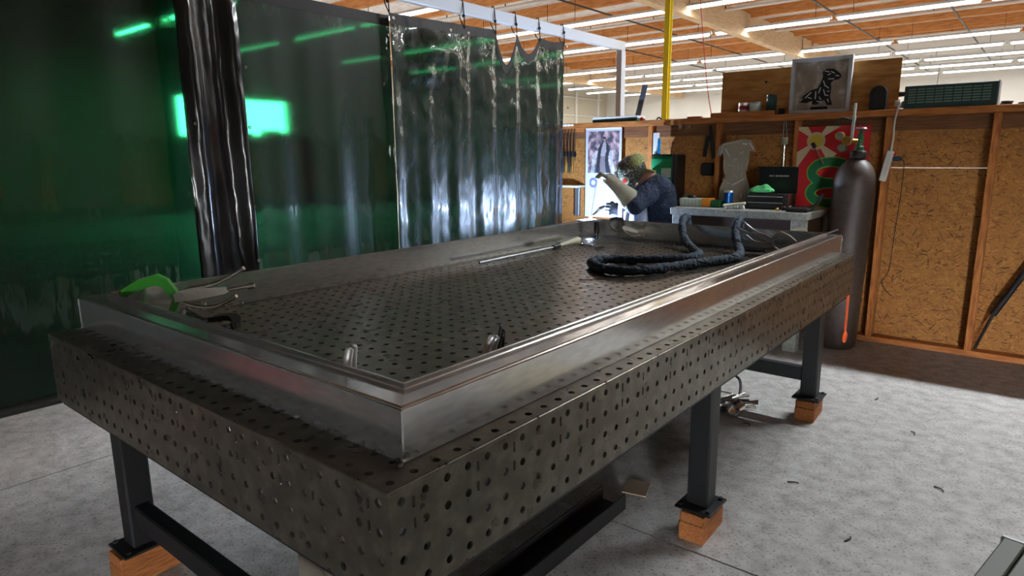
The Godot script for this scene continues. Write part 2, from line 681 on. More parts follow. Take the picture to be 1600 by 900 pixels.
func side_plate(cols: int, length: float) -> ArrayMesh:
	# an upright side of the table in x and y, from x = 0, top at y = 0, facing +z
	var b := MB.new()
	var p := length / cols
	var hgt := 0.2034
	var ys := [0.0, -0.95 * P, -1.95 * P, -2.95 * P, -hgt]
	for i in cols:
		for r in 4:
			b.hole_cell((i + 0.1) * p, (i + 0.9) * p, ys[r + 1], ys[r], Vector2((i + 0.5) * p, -(r + 0.45) * P), 0.0079, 0.006)
	var z := V(0, 0, 1)
	for i in cols + 1:
		var xa := maxf(0.0, (i - 0.1) * p)
		var xb := minf(length, (i + 0.1) * p)
		if i % 5 == 1 or i % 5 == 4:
			var hx := 0.0032
			var cuts := [0.0, -0.46 * P, -0.86 * P, -1.22 * P, -1.62 * P, -hgt]
			for c in 5:
				if c % 2 == 0:
					b.quad(V(xa, cuts[c], 0), V(xb, cuts[c], 0), V(xb, cuts[c + 1], 0), V(xa, cuts[c + 1], 0), z)
				else:
					var m := (xa + xb) * 0.5
					b.quad(V(xa, cuts[c], 0), V(m - hx, cuts[c], 0), V(m - hx, cuts[c + 1], 0), V(xa, cuts[c + 1], 0), z)
					b.quad(V(m + hx, cuts[c], 0), V(xb, cuts[c], 0), V(xb, cuts[c + 1], 0), V(m + hx, cuts[c + 1], 0), z)
					for s in [-1.0, 1.0]:
						b.quad(V(m + s * hx, cuts[c], 0), V(m + s * hx, cuts[c + 1], 0), V(m + s * hx, cuts[c + 1], -0.006), V(m + s * hx, cuts[c], -0.006), V(-s, 0, 0))
		else:
			b.quad(V(xa, 0, 0), V(xb, 0, 0), V(xb, -hgt, 0), V(xa, -hgt, 0), z)
	# bent lower lip and back
	b.quad(V(0, -hgt, 0), V(length, -hgt, 0), V(length, -hgt, -0.006), V(0, -hgt, -0.006), V(0, -1, 0))
	return b.mesh()


func table() -> void:
	var t := thing("welding_table", "long dark steel welding table drilled all over with round holes", "table")
	# top plate: one cell to each hole, inside a rim of finger joints
	var b := MB.new()
	b.t = Transform3D(Basis(V(1, 0, 0), V(0, 0, -1), V(0, 1, 0)), V(0, TOP, 0))
	var px := LX / 60.0
	var rim := 0.005
	for i in 60:
		for j in 30:
			b.hole_cell(maxf(rim, i * px), minf(LX - rim, (i + 1) * px), maxf(rim, j * P), minf(WZ - rim, (j + 1) * P), Vector2((i + 0.5) * px, (j + 0.5) * P), 0.0079, 0.007)
	b.t = Transform3D.IDENTITY
	obj("table_top", b, M.plate_steel, t)
	# rim tabs with gaps between
	b = MB.new()
	for side in 2:
		var z: float = -rim * 0.5 if side == 0 else -WZ + rim * 0.5
		var last := 0.0
		for k in 13:
			var e: float = minf(LX, (2.5 + 5 * k) * px)
			b.box(V((last + e) * 0.5, TOP - 0.004, z), V(e - last - 0.005, 0.008, rim), 0.0012)
			last = e
		var x: float = rim * 0.5 if side == 0 else LX - rim * 0.5
		last = 0.0
		for k in 7:
			var e: float = minf(WZ, (2.5 + 5 * k) * P)
			b.box(V(x, TOP - 0.004, -(last + e) * 0.5), V(rim, 0.008, e - last - 0.005), 0.0012)
			last = e
	obj("finger_joint_rim", b, M.plate_steel, t)
	var long := side_plate(60, LX - 0.002)
	var short := side_plate(30, WZ - 0.002)
	var drop := TOP - 0.0015
	for k in 4:
		var s := obj("side_panel", long if k < 2 else short, M.plate_steel, t)
		match k:
			0: s.transform = Transform3D(Basis.IDENTITY, V(0.001, drop, -0.001))
			1: s.transform = Transform3D(Basis(Vector3.UP, PI), V(LX - 0.001, drop, -WZ + 0.001))
			2: s.transform = Transform3D(Basis(Vector3.UP, -PI / 2), V(0.001, drop, -WZ + 0.001))
			3: s.transform = Transform3D(Basis(Vector3.UP, PI / 2), V(LX - 0.001, drop, -0.001))
	# lower flange inside the sides and cross ribs
	var bot := TOP - 0.2034
	b = MB.new()
	b.box(V(LX * 0.5, bot - 0.008, -0.035), V(LX - 0.02, 0.02, 0.05), 0.002)
	b.box(V(LX * 0.5, bot - 0.008, -WZ + 0.035), V(LX - 0.02, 0.02, 0.05), 0.002)
	b.box(V(0.035, bot - 0.008, -WZ * 0.5), V(0.05, 0.02, WZ - 0.12), 0.002)
	b.box(V(LX - 0.035, bot - 0.008, -WZ * 0.5), V(0.05, 0.02, WZ - 0.12), 0.002)
	obj("bottom_flange", b, M.leg_steel, t)
	for k in 11:
		b = MB.new()
		b.box(V((4.0 + 5 * k) * px, TOP - 0.1, -WZ * 0.5), V(0.006, 0.17, WZ - 0.03))
		obj("rib", b, M.plate_steel, t)
	# legs on foot plates, on timber blocks
	var legm := MB.new()
	legm.box(V(0, 0, 0), V(0.076, 0.492, 0.076), 0.006)
	var leg_mesh := legm.mesh()
	var fp := MB.new()
	fp.box(V(0, 0, 0), V(0.15, 0.01, 0.13), 0.002)
	for sx in [-1, 1]:
		for sz in [-1, 1]:
			fp.lathe([Vector2(0.0, 0.012), Vector2(0.008, 0.012), Vector2(0.008, 0.0)], 6, Transform3D(Basis.IDENTITY, V(sx * 0.058, 0.0, sz * 0.05)))
	var foot := fp.mesh()
	for lx in [0.14, 1.48, 2.82]:
		for lz in [-0.105, -1.42]:
			var l := obj("leg", leg_mesh, M.leg_steel, t)
			l.position = V(lx, 0.3625, lz)
			var fo := obj("foot_plate", foot, M.leg_steel, t)
			fo.position = V(lx, 0.1115, lz)
			for r in 2:
				var wb := MB.new()
				if r == 0:
					wb.box(V(0, 0.035, 0), V(0.19, 0.07, 0.092), 0.004)
				else:
					wb.box(V(0, 0, 0), V(0.17, 0.035, 0.089), 0.003)
				var where: String = ("farthest from the welder" if lx < 1.0 else ("halfway along the table" if lx < 2.0 else "at the welder's end")) + (", open side" if lz > -0.5 else ", curtain side")
				var o := obj("wood_block", wb, M.block_wood)
				o.position = V(lx + (0.01 if r == 0 else 0.0), 0.0 if r == 0 else 0.0885, lz + (0.0 if r == 0 else 0.004))
				o.rotation.y = rng.randf_range(-0.05, 0.05)
				tag(o, "%s timber block under the table leg %s" % ["thick lower" if r == 0 else "thin upper", where], "block", "timber blocks under the table legs")
		if lx > 1.0 and lx < 2.0:
			continue
		b = MB.new()
		b.box(V(lx, 0.225, -0.7625), V(0.05, 0.07, 1.24), 0.005)
		obj("brace", b, M.leg_steel, t)


func frame() -> void:
	var t := thing("aluminium_frame", "rectangular aluminium curb frame with folded flange, lying on the welding table", "frame", V(0, TOP + 0.0015, 0))
	var x0 := 1.62 * P
	var x1 := 59.0 * P
	var z0 := 1.12 * P
	var z1 := 29.45 * P
	var h := 1.94 * P
	var r := 0.007
	# section: s = 0 outside, inwards positive
	var sec := [Vector2(0.0, 0.0)]
	for k in 7:
		var a := PI - k * PI / 12.0
		sec.append(Vector2(r + cos(a) * r, h - r + sin(a) * r))
	var ins := 1.26 * P
	sec.append_array([Vector2(ins - 0.006, h), Vector2(ins - 0.004, h + 0.0025), Vector2(ins - 0.004, h + 0.0105), Vector2(ins - 0.003, h + 0.0115), Vector2(ins, h + 0.0115), Vector2(ins + 0.001, h + 0.0105), Vector2(ins + 0.001, 0.0)])
	var corners := [V(x0, 0, -z0), V(x1, 0, -z0), V(x1, 0, -z1), V(x0, 0, -z1)]
	var inw := [V(0, 0, -1), V(-1, 0, 0), V(0, 0, 1), V(1, 0, 0)]
	for k in 4:
		var b := MB.new()
		var a: Vector3 = corners[k]
		var c: Vector3 = corners[(k + 1) % 4]
		var d := (c - a).normalized()
		var iw: Vector3 = inw[k]
		var n := sec.size()
		for j in n:
			var p: Vector2 = sec[j]
			var q: Vector2 = sec[(j + 1) % n]
			var e := q - p
			var nn := Vector2(-e.y, e.x).normalized()
			var n0 := nn
			var n1 := nn
			if j >= 1 and j <= 6:
				n0 = Vector2(cos(PI - (j - 1) * PI / 12.0), sin(PI - (j - 1) * PI / 12.0))
				n1 = Vector2(cos(PI - j * PI / 12.0), sin(PI - j * PI / 12.0))
			var P3 := func(o: Vector3, w: Vector2, sgn: float) -> Vector3: return o + iw * w.x + Vector3.UP * w.y + d * w.x * sgn
			var N3 := func(w: Vector2) -> Vector3: return iw * w.x + Vector3.UP * w.y
			var A: Vector3 = P3.call(a, p, 1.0)
			var B: Vector3 = P3.call(a, q, 1.0)
			var C: Vector3 = P3.call(c, q, -1.0)
			var D: Vector3 = P3.call(c, p, -1.0)
			# a hair of a gap at the mitre
			A += d * 0.0003; B += d * 0.0003; C -= d * 0.0003; D -= d * 0.0003
			b.tri(A, B, C, N3.call(n0), N3.call(n1), N3.call(n1))
			b.tri(A, C, D, N3.call(n0), N3.call(n1), N3.call(n0))
		obj("rail", b, M.aluminium, t)
	for k in 4:
		var b := MB.new()
		var a: Vector3 = corners[k]
		b.tube([a + V(0, 0.004, 0), a + V(0, h - 0.006, 0)], 0.0022, 8)
		obj("corner_weld", b, M.aluminium, t)
	for k in 3:
		var b := MB.new()
		b.lathe([Vector2(0.0, 0.0), Vector2(0.006, 0.002), Vector2(0.0055, 0.007), Vector2(0.0, 0.010)], 8, Transform3D(Basis.IDENTITY, corners[0] + V(-0.003 + 0.009 * (k - 1), 0.0 + 0.005 * k, 0.004)))
		obj("tack_weld", b, M.dark_iron if k != 1 else M.aluminium, t)


func curtain_panel(o: Node3D, called: String, x0: float, x1: float, z: float, top: Callable, hem: float, fold: Callable, nu: int, nv: int, m: Material, thick := 0.0012) -> void:
	var b := MB.new()
	b.sheet(func(i, j):
		var x: float = lerpf(x0, x1, float(i) / nu)
		var yt: float = top.call(x)
		var f: float = 1.0 - float(j) / nv
		f = f * f * 0.5 + f * 0.5
		var y: float = lerpf(yt, hem, f)
		var d: Vector2 = fold.call(x, y, yt)
		return V(x + d.x, y, z + d.y), nu, nv, thick)
	obj(called, b, m, o)
	if called != "sheet":
		return
	b = MB.new()
	b.sheet(func(i, j):
		var x: float = lerpf(x0, x1, float(i) / nu)
		var yt: float = top.call(x)
		var y: float = yt + 0.002 - 0.065 * (1.0 - j / 3.0)
		var d: Vector2 = fold.call(x, y, yt)
		return V(x + d.x, y, z + d.y + 0.002), nu, 3, 0.001)
	obj("hem", b, M.hem_vinyl, o)


func curtains() -> void:
	var beam := thing("curtain_rail", "white square steel rail and post that carry the welding curtains", "rail")
	var b := MB.new()
	b.box(V(0.45, 2.345, -2.65), V(9.7, 0.085, 0.05), 0.004)
	obj("rail", b, M.white_steel, beam)
	b = MB.new()
	b.box(V(5.26, 1.15, -2.65), V(0.08, 2.3, 0.06), 0.004)
	obj("post", b, M.white_steel, beam)
	var noise := FastNoiseLite.new()
	noise.seed = 4
	noise.frequency = 1.0
	var wave := func(x: float, y: float, k: float, amp: float, ph: float) -> float:
		var s := sin(x * k + ph + 0.9 * sin(x * 1.7 + ph)) + 0.35 * sin(x * k * 2.3 + ph * 2.0)
		return amp * s
	# left panel
	var c := thing("welding_curtain", "broad dark green welding curtain left of the twisted dark strip", "curtain", Vector3.ZERO, 0.0, "")
	curtain_panel(c, "sheet", -4.2, 1.2, -2.71, func(x): return 2.24, 0.24, func(x, y, yt): return Vector2(0, wave.call(x, y, 9.0, 0.012, 0.3) * clampf((yt - y) * 2.0, 0.2, 1.0)), 220, 24, M.green_vinyl)
	b = MB.new()
	b.tube([V(-4.2, 0.245, -2.70), V(1.2, 0.245, -2.70)], 0.022, 10)
	obj("bottom_pipe", b, M.dark_iron, c)
	# twisted strip
	c = thing("welding_curtain", "narrow folded strip of dark glossy welding curtain slanting across the green sheets", "curtain")
	for l in 2:
		curtain_panel(c, "sheet" if l == 0 else "lining", 0.0, 0.34, -2.60 - l * 0.02, func(x): return 2.26, 0.24, func(x, y, yt):
			var k: float = (yt - y) / 2.0
			var w: float = x / 0.34
			return Vector2(0.99 - 0.01 * k + (w * (0.30 - 0.34) * 1.0) + 0.0 * k, 0.028 * sin(w * 7.0 + k * 1.2) + 0.012 * sin(w * 17.0 - k * 3.0) + 0.01 * noise.get_noise_2d(x * 4.0, y * 3.0)), 60, 60, M.dark_vinyl if l == 0 else M.green_vinyl)
	var es := MB.new()
	es.lathe([Vector2(0.004, 0), Vector2(0.009, 0.0), Vector2(0.008, 0.004), Vector2(0.004, 0.004), Vector2(0.004, 0)], 12)
	var esm := es.mesh()
	for p in [V(1.295, 1.78, -2.56), V(1.29, 1.48, -2.56), V(1.28, 1.07, -2.56), V(1.275, 0.78, -2.56), V(1.01, 1.49, -2.57)]:
		var e := obj("eyelet", esm, M.chrome, c)
		e.transform = Transform3D(Basis(V(1, 0, 0), PI / 2), p)
	# middle panel
	c = thing("welding_curtain", "flat green welding curtain with a dark top hem and the bright window behind", "curtain")
	curtain_panel(c, "sheet", 1.2, 2.37, -2.675, func(x): return 2.2, 0.24, func(x, y, yt): return Vector2(0, wave.call(x, y, 14.0, 0.008, 1.0) * clampf((yt - y) * 1.2, 0.05, 1.0)), 120, 40, M.green_vinyl)
	# right panel, bunched on its hooks
	var hooks := [2.33, 3.02, 3.36, 3.61, 3.91, 4.254]
	var sagd := [0.0, 0.0, 0.24, 0.14, 0.02]
	var top := func(x: float) -> float:
		for k in 5:
			if x >= hooks[k] and x <= hooks[k + 1]:
				var w: float = (x - hooks[k]) / (hooks[k + 1] - hooks[k])
				return 2.205 + 0.06 * (x - 2.33) / 1.92 - sagd[k] * (1.0 - pow(absf(w * 2.0 - 1.0), 1.6))
		return 2.2
	c = thing("welding_curtain", "green welding curtain gathered on hooks at the end of the rail by the posters", "curtain")
	curtain_panel(c, "sheet", 2.33, 4.254, -2.625, top, 0.24, func(x, y, yt):
		var dn: float = clampf((yt - y) * 0.9, 0.0, 1.0)
		return Vector2(0, wave.call(x, y, 20.0, 0.0125, 0.0) * (0.4 + 0.6 * dn) + 0.012 * noise.get_noise_2d(x * 3.0, y * 2.5) + 0.06 * exp(-pow((x - 2.68) / 0.22, 2.0) - pow((yt - y - 0.20) / 0.10, 2.0)) + 0.03 * exp(-pow((x - 2.62) / 0.15, 2.0) - pow((yt - y - 0.36) / 0.06, 2.0))), 240, 70, M.green_vinyl)
	# ties over the rail, eyelets in the hem
	for k in hooks.size():
		var x: float = hooks[k]
		b = MB.new()
		b.tube(curve([V(x, 2.20 + 0.03 * k / 5.0, -2.62), V(x - 0.012, 2.30, -2.615), V(x - 0.008, 2.395, -2.63), V(x, 2.40, -2.66), V(x + 0.01, 2.36, -2.69), V(x + 0.012, 2.28, -2.675), V(x, 2.21 + 0.03 * k / 5.0, -2.625)], 4), 0.004, 6)
		obj("tie", b, M.black_rubber, c)
		b = MB.new()
		b.lathe(disc(0.011, 0.022, 0.006), 10, Transform3D(Basis.IDENTITY, V(x - 0.018, 2.262 + 0.012 * k, -2.612)))
		obj("toggle", b, M.black_rubber, c)
	var eyes := MB.new()
	eyes.lathe([Vector2(0.005, 0), Vector2(0.010, 0.0), Vector2(0.009, 0.004), Vector2(0.005, 0.004), Vector2(0.005, 0)], 12)
	var em := eyes.mesh()
	for p in [V(2.33, 2.17, -2.585), V(2.84, 2.165, -2.585), V(3.02, 2.17, -2.585), V(4.24, 2.22, -2.585), V(4.245, 1.72, -2.575)]:
		var e := obj("eyelet", em, M.chrome, c)
		e.transform = Transform3D(Basis(V(1, 0, 0), PI / 2), p)


func arc() -> void:
	var o := thing("welding_arc", "glowing white welding arc at the tip of the torch", "arc", V(3.82, 0.835, -2.06))
	var b := MB.new()
	b.lathe([Vector2(0.0, -0.012), Vector2(0.008, -0.008), Vector2(0.012, 0.0), Vector2(0.008, 0.008), Vector2(0.0, 0.012)], 10)
	obj("arc_light", b, M.arc_glow, o)
	var l := OmniLight3D.new()
	l.name = "arc_lamp"
	l.light_color = Color(0.74, 0.84, 1.0)
	l.light_energy = 2.7
	l.light_size = 0.012
	l.omni_range = 40.0
	l.omni_attenuation = 2.0
	l.shadow_enabled = true
	o.add_child(l)


# ------------------------------------------------------------------ signed distance bodies
func soft_body(bones: Array, cell: float, blend: float, grow := 0.0) -> MB:
	# bones: [a, b, radius at a, radius at b]; joined with a smooth minimum and meshed as surface nets
	var lo := Vector3(1e9, 1e9, 1e9)
	var hi := -lo
	for b in bones:
		var r: float = maxf(b[2], b[3]) + grow + blend + cell * 2.0
		for k in 2:
			lo = lo.min(b[k] - Vector3.ONE * r)
			hi = hi.max(b[k] + Vector3.ONE * r)
	var nx := int((hi.x - lo.x) / cell) + 2
	var ny := int((hi.y - lo.y) / cell) + 2
	var nz := int((hi.z - lo.z) / cell) + 2
	var f := PackedFloat32Array()
	f.resize(nx * ny * nz)
	f.fill(1.0)
	for b in bones:
		var A: Vector3 = b[0]
		var B: Vector3 = b[1]
		var ra: float = b[2] + grow
		var rb: float = b[3] + grow
		var m := maxf(ra, rb) + blend + cell * 2.0
		var l := (A.min(B) - Vector3.ONE * m - lo) / cell
		var h := (A.max(B) + Vector3.ONE * m - lo) / cell
		var ab := B - A
		var q := 1.0 / maxf(ab.length_squared(), 1e-9)
		for i in range(maxi(0, int(l.x)), mini(nx - 1, int(h.x) + 1)):
			for j in range(maxi(0, int(l.y)), mini(ny - 1, int(h.y) + 1)):
				for k in range(maxi(0, int(l.z)), mini(nz - 1, int(h.z) + 1)):
					var p := lo + Vector3(i, j, k) * cell
					var s := clampf((p - A).dot(ab) * q, 0.0, 1.0)
					var d := p.distance_to(A + ab * s) - lerpf(ra, rb, s)
					var at := (i * ny + j) * nz + k
					var e := f[at]
					var w := maxf(blend - absf(d - e), 0.0) / blend
					f[at] = minf(d, e) - w * w * blend * 0.25
	var mb := MB.new()
	var spot := {}
	var pts := PackedVector3Array()
	var nrm := PackedVector3Array()
	for i in nx - 1:
		for j in ny - 1:
			for k in nz - 1:
				var base := (i * ny + j) * nz + k
				var c := [f[base], f[base + 1], f[base + nz], f[base + nz + 1], f[base + ny * nz], f[base + ny * nz + 1], f[base + ny * nz + nz], f[base + ny * nz + nz + 1]]
				var neg := 0
				for x in 8:
					if c[x] < 0.0:
						neg += 1
				if neg == 0 or neg == 8:
					continue
				var sum := Vector3.ZERO
				var cnt := 0
				for x in 8:
					for bit in [1, 2, 4]:
						var y: int = x | bit
						if y != x and (c[x] < 0.0) != (c[y] < 0.0):
							var t: float = c[x] / (c[x] - c[y])
							var pa := Vector3((x >> 2) & 1, (x >> 1) & 1, x & 1)
							var pb := Vector3((y >> 2) & 1, (y >> 1) & 1, y & 1)
							sum += pa.lerp(pb, t)
							cnt += 1
				spot[base] = pts.size()
				pts.append(lo + (Vector3(i, j, k) + sum / cnt) * cell)
				nrm.append(Vector3(c[4] + c[5] + c[6] + c[7] - c[0] - c[1] - c[2] - c[3], c[2] + c[3] + c[6] + c[7] - c[0] - c[1] - c[4] - c[5], c[1] + c[3] + c[5] + c[7] - c[0] - c[2] - c[4] - c[6]).normalized())
	var st := [ny * nz, nz, 1]
	for i in range(1, nx - 1):
		for j in range(1, ny - 1):
			for k in range(1, nz - 1):
				var base := (i * ny + j) * nz + k
				for ax in 3:
					if (f[base] < 0.0) == (f[base + st[ax]] < 0.0):
						continue
					var u: int = st[(ax + 1) % 3]
					var w: int = st[(ax + 2) % 3]
					var q := [base - u - w, base - w, base, base - u]
					if spot.has(q[0]) and spot.has(q[1]) and spot.has(q[2]) and spot.has(q[3]):
						var a: int = spot[q[0]]
						var b: int = spot[q[1]]
						var c: int = spot[q[2]]
						var d: int = spot[q[3]]
						mb.tri(pts[a], pts[b], pts[c], nrm[a], nrm[b], nrm[c])
						mb.tri(pts[a], pts[c], pts[d], nrm[a], nrm[c], nrm[d])
	return mb


func disc(r: float, h: float, bevel := 0.001) -> Array:
	return [Vector2(0, 0), Vector2(r - bevel, 0), Vector2(r, bevel), Vector2(r, h - bevel), Vector2(r - bevel, h), Vector2(0, h)]


func curve(pts: Array, per := 6) -> Array:
	# a smooth line through the points
	var out := []
	for i in pts.size() - 1:
		var a: Vector3 = pts[maxi(0, i - 1)]
		var b: Vector3 = pts[i]
		var c: Vector3 = pts[i + 1]
		var d: Vector3 = pts[mini(pts.size() - 1, i + 2)]
		for k in per:
			out.append(b.cubic_interpolate(c, a, d, float(k) / per))
	out.append(pts[pts.size() - 1])
	return out


func more_materials() -> void:
	mat("clamp_steel", rgb(178, 174, 166), 0.3, 1.0)
	mat("green_enamel", rgb(44, 132, 26), 0.35)
	mat("pad_rubber", rgb(36, 36, 36), 0.6)
	mat("pale_handle", rgb(206, 204, 178), 0.5)
	var m := mat("sleeve_cloth", Color.WHITE, 0.85)
	tex(m, noise_tex(0.03, [[0.0, rgb(34, 44, 54)], [0.5, rgb(56, 70, 84)], [1.0, rgb(86, 104, 122)]], 61, 4), V(5, 5, 5))
	relief(m, noise_tex(0.012, [], 60, 2), 0.9)
	m = mat("navy_cotton", Color.WHITE, 0.85)
	tex(m, noise_tex(0.03, [[0.0, rgb(22, 30, 46)], [0.5, rgb(36, 48, 70)], [1.0, rgb(54, 70, 98)]], 62, 4), V(3, 3, 3))
	relief(m, noise_tex(0.02, [], 63, 3), 1.2)
	mat("denim", rgb(58, 72, 100), 0.85)
	m = mat("glove_leather", Color.WHITE, 0.8)
	tex(m, noise_tex(0.03, [[0.0, rgb(120, 116, 98)], [0.6, rgb(160, 156, 138)], [1.0, rgb(186, 182, 166)]], 64, 4), V(6, 6, 6))
	mat("black_glove", rgb(34, 34, 36), 0.7)
	mat("skin", rgb(150, 104, 80), 0.6)
	m = mat("helmet_print", Color.WHITE, 0.3)
	tex(m, noise_tex(0.02, [[0.0, rgb(28, 30, 26)], [0.55, rgb(44, 48, 38)], [0.62, rgb(92, 92, 66)], [0.7, rgb(36, 38, 34)], [0.8, rgb(196, 196, 186)], [1.0, rgb(220, 220, 210)]], 65, 2), V(6, 6, 6))
	m = mat("camouflage", Color.WHITE, 0.85)
	tex(m, noise_tex(0.02, [[0.0, rgb(74, 84, 44)], [0.45, rgb(120, 128, 76)], [0.6, rgb(168, 170, 116)], [1.0, rgb(196, 196, 150)]], 66, 2), V(7, 7, 7))
	mat("boot_leather", rgb(64, 46, 32), 0.6)
	m = mat("cylinder_brown", Color.WHITE, 0.48)
	tex(m, noise_tex(0.02, [[0.0, rgb(54, 43, 37)], [0.6, rgb(68, 55, 47)], [1.0, rgb(82, 67, 57)]], 67, 4), V(2, 2, 2))
	mat("gauge_face", rgb(112, 112, 92), 0.5)
	mat("orange_strap", rgb(240, 96, 34), 0.7)
	m = mat("bench_grey", Color.WHITE, 0.6)
	tex(m, noise_tex(0.03, [[0.0, rgb(108, 109, 103)], [0.5, rgb(136, 137, 130)], [1.0, rgb(154, 155, 148)]], 68, 4), V(2, 2, 2))
	mat("brown_cabinet", rgb(52, 32, 20), 0.6)
	mat("soda_blue", rgb(20, 92, 170), 0.25, 0.5)
	mat("tin", rgb(205, 205, 202), 0.35, 0.6)
	mat("toolbox_black", rgb(20, 21, 23), 0.3)
	mat("toolbox_red", rgb(70, 18, 16), 0.4)
	mat("print_white", rgb(225, 225, 225), 0.6)
	m = mat("green_cloth", Color.WHITE, 0.9)
	tex(m, noise_tex(0.03, [[0.0, rgb(20, 140, 70)], [0.5, rgb(90, 200, 120)], [1.0, rgb(160, 230, 170)]], 69, 3), V(8, 8, 8))
	mat("jug_green", rgb(8, 128, 76), 0.4)
	mat("sticker_grey", rgb(170, 178, 160), 0.6)
	mat("pen_blue", rgb(18, 140, 205), 0.4)
	mat("clear_plastic", rgb(190, 205, 195), 0.3)
	mat("orange_card", rgb(206, 122, 24), 0.6)
	mat("dark_green_tin", rgb(18, 84, 44), 0.4)
	mat("etched_steel", rgb(168, 160, 142), 0.45, 0.35)
	mat("polished_steel", rgb(232, 232, 230), 0.3, 0.4)
	mat("panel_red", rgb(196, 22, 30), 0.6)
	mat("chest_red", rgb(134, 36, 30), 0.5)
	mat("panel_cream", rgb(206, 198, 160), 0.65)
	mat("panel_yellow", rgb(212, 196, 62), 0.6)
	mat("panel_green", rgb(10, 108, 62), 0.6)
	mat("panel_lime", rgb(112, 180, 60), 0.6)
	m = mat("plywood", Color.WHITE, 0.65)
	tex(m, noise_tex(0.012, [[0.0, rgb(160, 104, 44)], [0.4, rgb(188, 132, 64)], [0.6, rgb(202, 150, 82)], [1.0, rgb(176, 118, 54)]], 70, 3), V(3, 2.2, 0.5))
	mat("frame_silver", rgb(206, 210, 214), 0.4)
	m = mat("picture_grey", Color.WHITE, 0.8)
	tex(m, noise_tex(0.008, [[0.0, rgb(146, 132, 116)], [0.6, rgb(168, 156, 140)], [0.85, rgb(200, 194, 182)], [1.0, rgb(214, 208, 198)]], 71, 3), V(2, 2, 2))
	mat("ink_black", rgb(24, 24, 24), 0.7)
	mat("mug_white", rgb(232, 234, 238), 0.25)
	mat("mug_red", rgb(176, 46, 44), 0.4)
	mat("cooler_green", rgb(30, 62, 58), 0.55)
	mat("cooler_slot", rgb(112, 136, 124), 0.6)
	mat("cable_white", rgb(214, 214, 206), 0.5)
	mat("switch_red", rgb(220, 50, 24), 0.4)
	mat("plug_blue", rgb(20, 52, 78), 0.5)
	mat("paper_white", rgb(232, 234, 240), 0.7)
	mat("green_box", rgb(20, 92, 70), 0.5)
	mat("red_cap", rgb(190, 26, 34), 0.4)
	mat("red_cord", rgb(186, 52, 40), 0.5)
	mat("cardboard", rgb(150, 132, 110), 0.8)
	mat("olive_paint", rgb(78, 81, 68), 0.55)
	mat("tan_paint", rgb(190, 178, 142), 0.6)
	mat("weathered_post", rgb(126, 118, 104), 0.7)
	mat("hot_workpiece", rgb(214, 216, 220), 0.4, 0.6)
	mat("apron_cloth", rgb(170, 178, 196), 0.85)
	m = mat("block_wood", Color.WHITE, 0.75)
	tex(m, noise_tex(0.03, [[0.0, rgb(120, 68, 30)], [0.5, rgb(156, 94, 44)], [1.0, rgb(178, 114, 58)]], 72, 4), V(0.8, 5, 5), false)


# ------------------------------------------------------------------ things on the table
func locking_clamp(label: String, jaw: Material, xf: Transform3D) -> Node3D:
	var o := thing("locking_clamp", label, "clamp")
	o.transform = xf
	var b := MB.new()
	b.extrude(PackedVector2Array([Vector2(-0.022, 0.012), Vector2(0.03, 0.02), Vector2(0.12, 0.013), Vector2(0.135, 0.0), Vector2(0.12, -0.006), Vector2(0.04, -0.014), Vector2(-0.02, -0.016)]), 0.016)
	obj("body", b, M.clamp_steel, o)
	b = MB.new()
	b.tube(curve([V(0.02, 0.018, 0), V(0.08, 0.022, 0), V(0.13, 0.036, 0), V(0.185, 0.062, 0)], 4), 0.0095, 8, true, 0.6)
	obj("upper_handle", b, M.clamp_steel, o)
	b = MB.new()
	b.tube(curve([V(-0.01, -0.014, 0), V(0.03, -0.034, 0), V(0.09, -0.04, 0), V(0.15, -0.016, 0)], 4), 0.0085, 8, true, 0.6)
	obj("lower_handle", b, M.clamp_steel, o)
	b = MB.new()
	b.tube(curve([V(0.10, -0.036, 0), V(0.13, -0.046, 0), V(0.165, -0.038, 0)], 4), 0.004, 6, true, 0.6)
	obj("release_lever", b, M.clamp_steel, o)
	b = MB.new()
	b.extrude(PackedVector2Array([Vector2(-0.01, 0.014), Vector2(-0.03, 0.052), Vector2(-0.055, 0.068), Vector2(-0.11, 0.058), Vector2(-0.16, 0.034), Vector2(-0.165, 0.018), Vector2(-0.150, 0.012), Vector2(-0.105, 0.030), Vector2(-0.064, 0.038), Vector2(-0.048, 0.030), Vector2(-0.030, -0.004)]), 0.016)
	obj("fixed_jaw", b, jaw, o)
	b = MB.new()
	b.extrude(PackedVector2Array([Vector2(-0.01, -0.012), Vector2(-0.03, -0.05), Vector2(-0.07, -0.062), Vector2(-0.12, -0.056), Vector2(-0.162, -0.024), Vector2(-0.156, -0.012), Vector2(-0.116, -0.04), Vector2(-0.072, -0.046), Vector2(-0.044, -0.038), Vector2(-0.024, -0.002)]), 0.014)
	obj("moving_jaw", b, jaw, o)
	for s in [-1.0, 1.0]:
		b = MB.new()
		b.lathe(disc(0.011, 0.007), 14, Transform3D(Basis.IDENTITY, V(-0.16, 0.010 * s - 0.0035 + (0.0 if s > 0 else -0.001), 0)))
		obj("swivel_pad", b, M.pad_rubber, o)
	b = MB.new()
	b.tube([V(0.125, 0.004, 0), V(0.185, 0.008, 0)], 0.0045, 8)
	b.tube([V(0.185, 0.008, 0), V(0.188, 0.0082, 0), V(0.203, 0.009, 0), V(0.206, 0.0092, 0)], [0.006, 0.009, 0.009, 0.006], 12)
	obj("adjusting_screw", b, M.clamp_steel, o)
	for p in [V(0.0, 0.004, 0.008), V(0.045, 0.004, 0.008), V(0.0, 0.004, -0.0095)]:
		b = MB.new()
		b.lathe(disc(0.005, 0.002), 10, Transform3D(Basis(V(1, 0, 0), PI / 2), p))
		obj("rivet", b, M.clamp_steel, o)
	return o


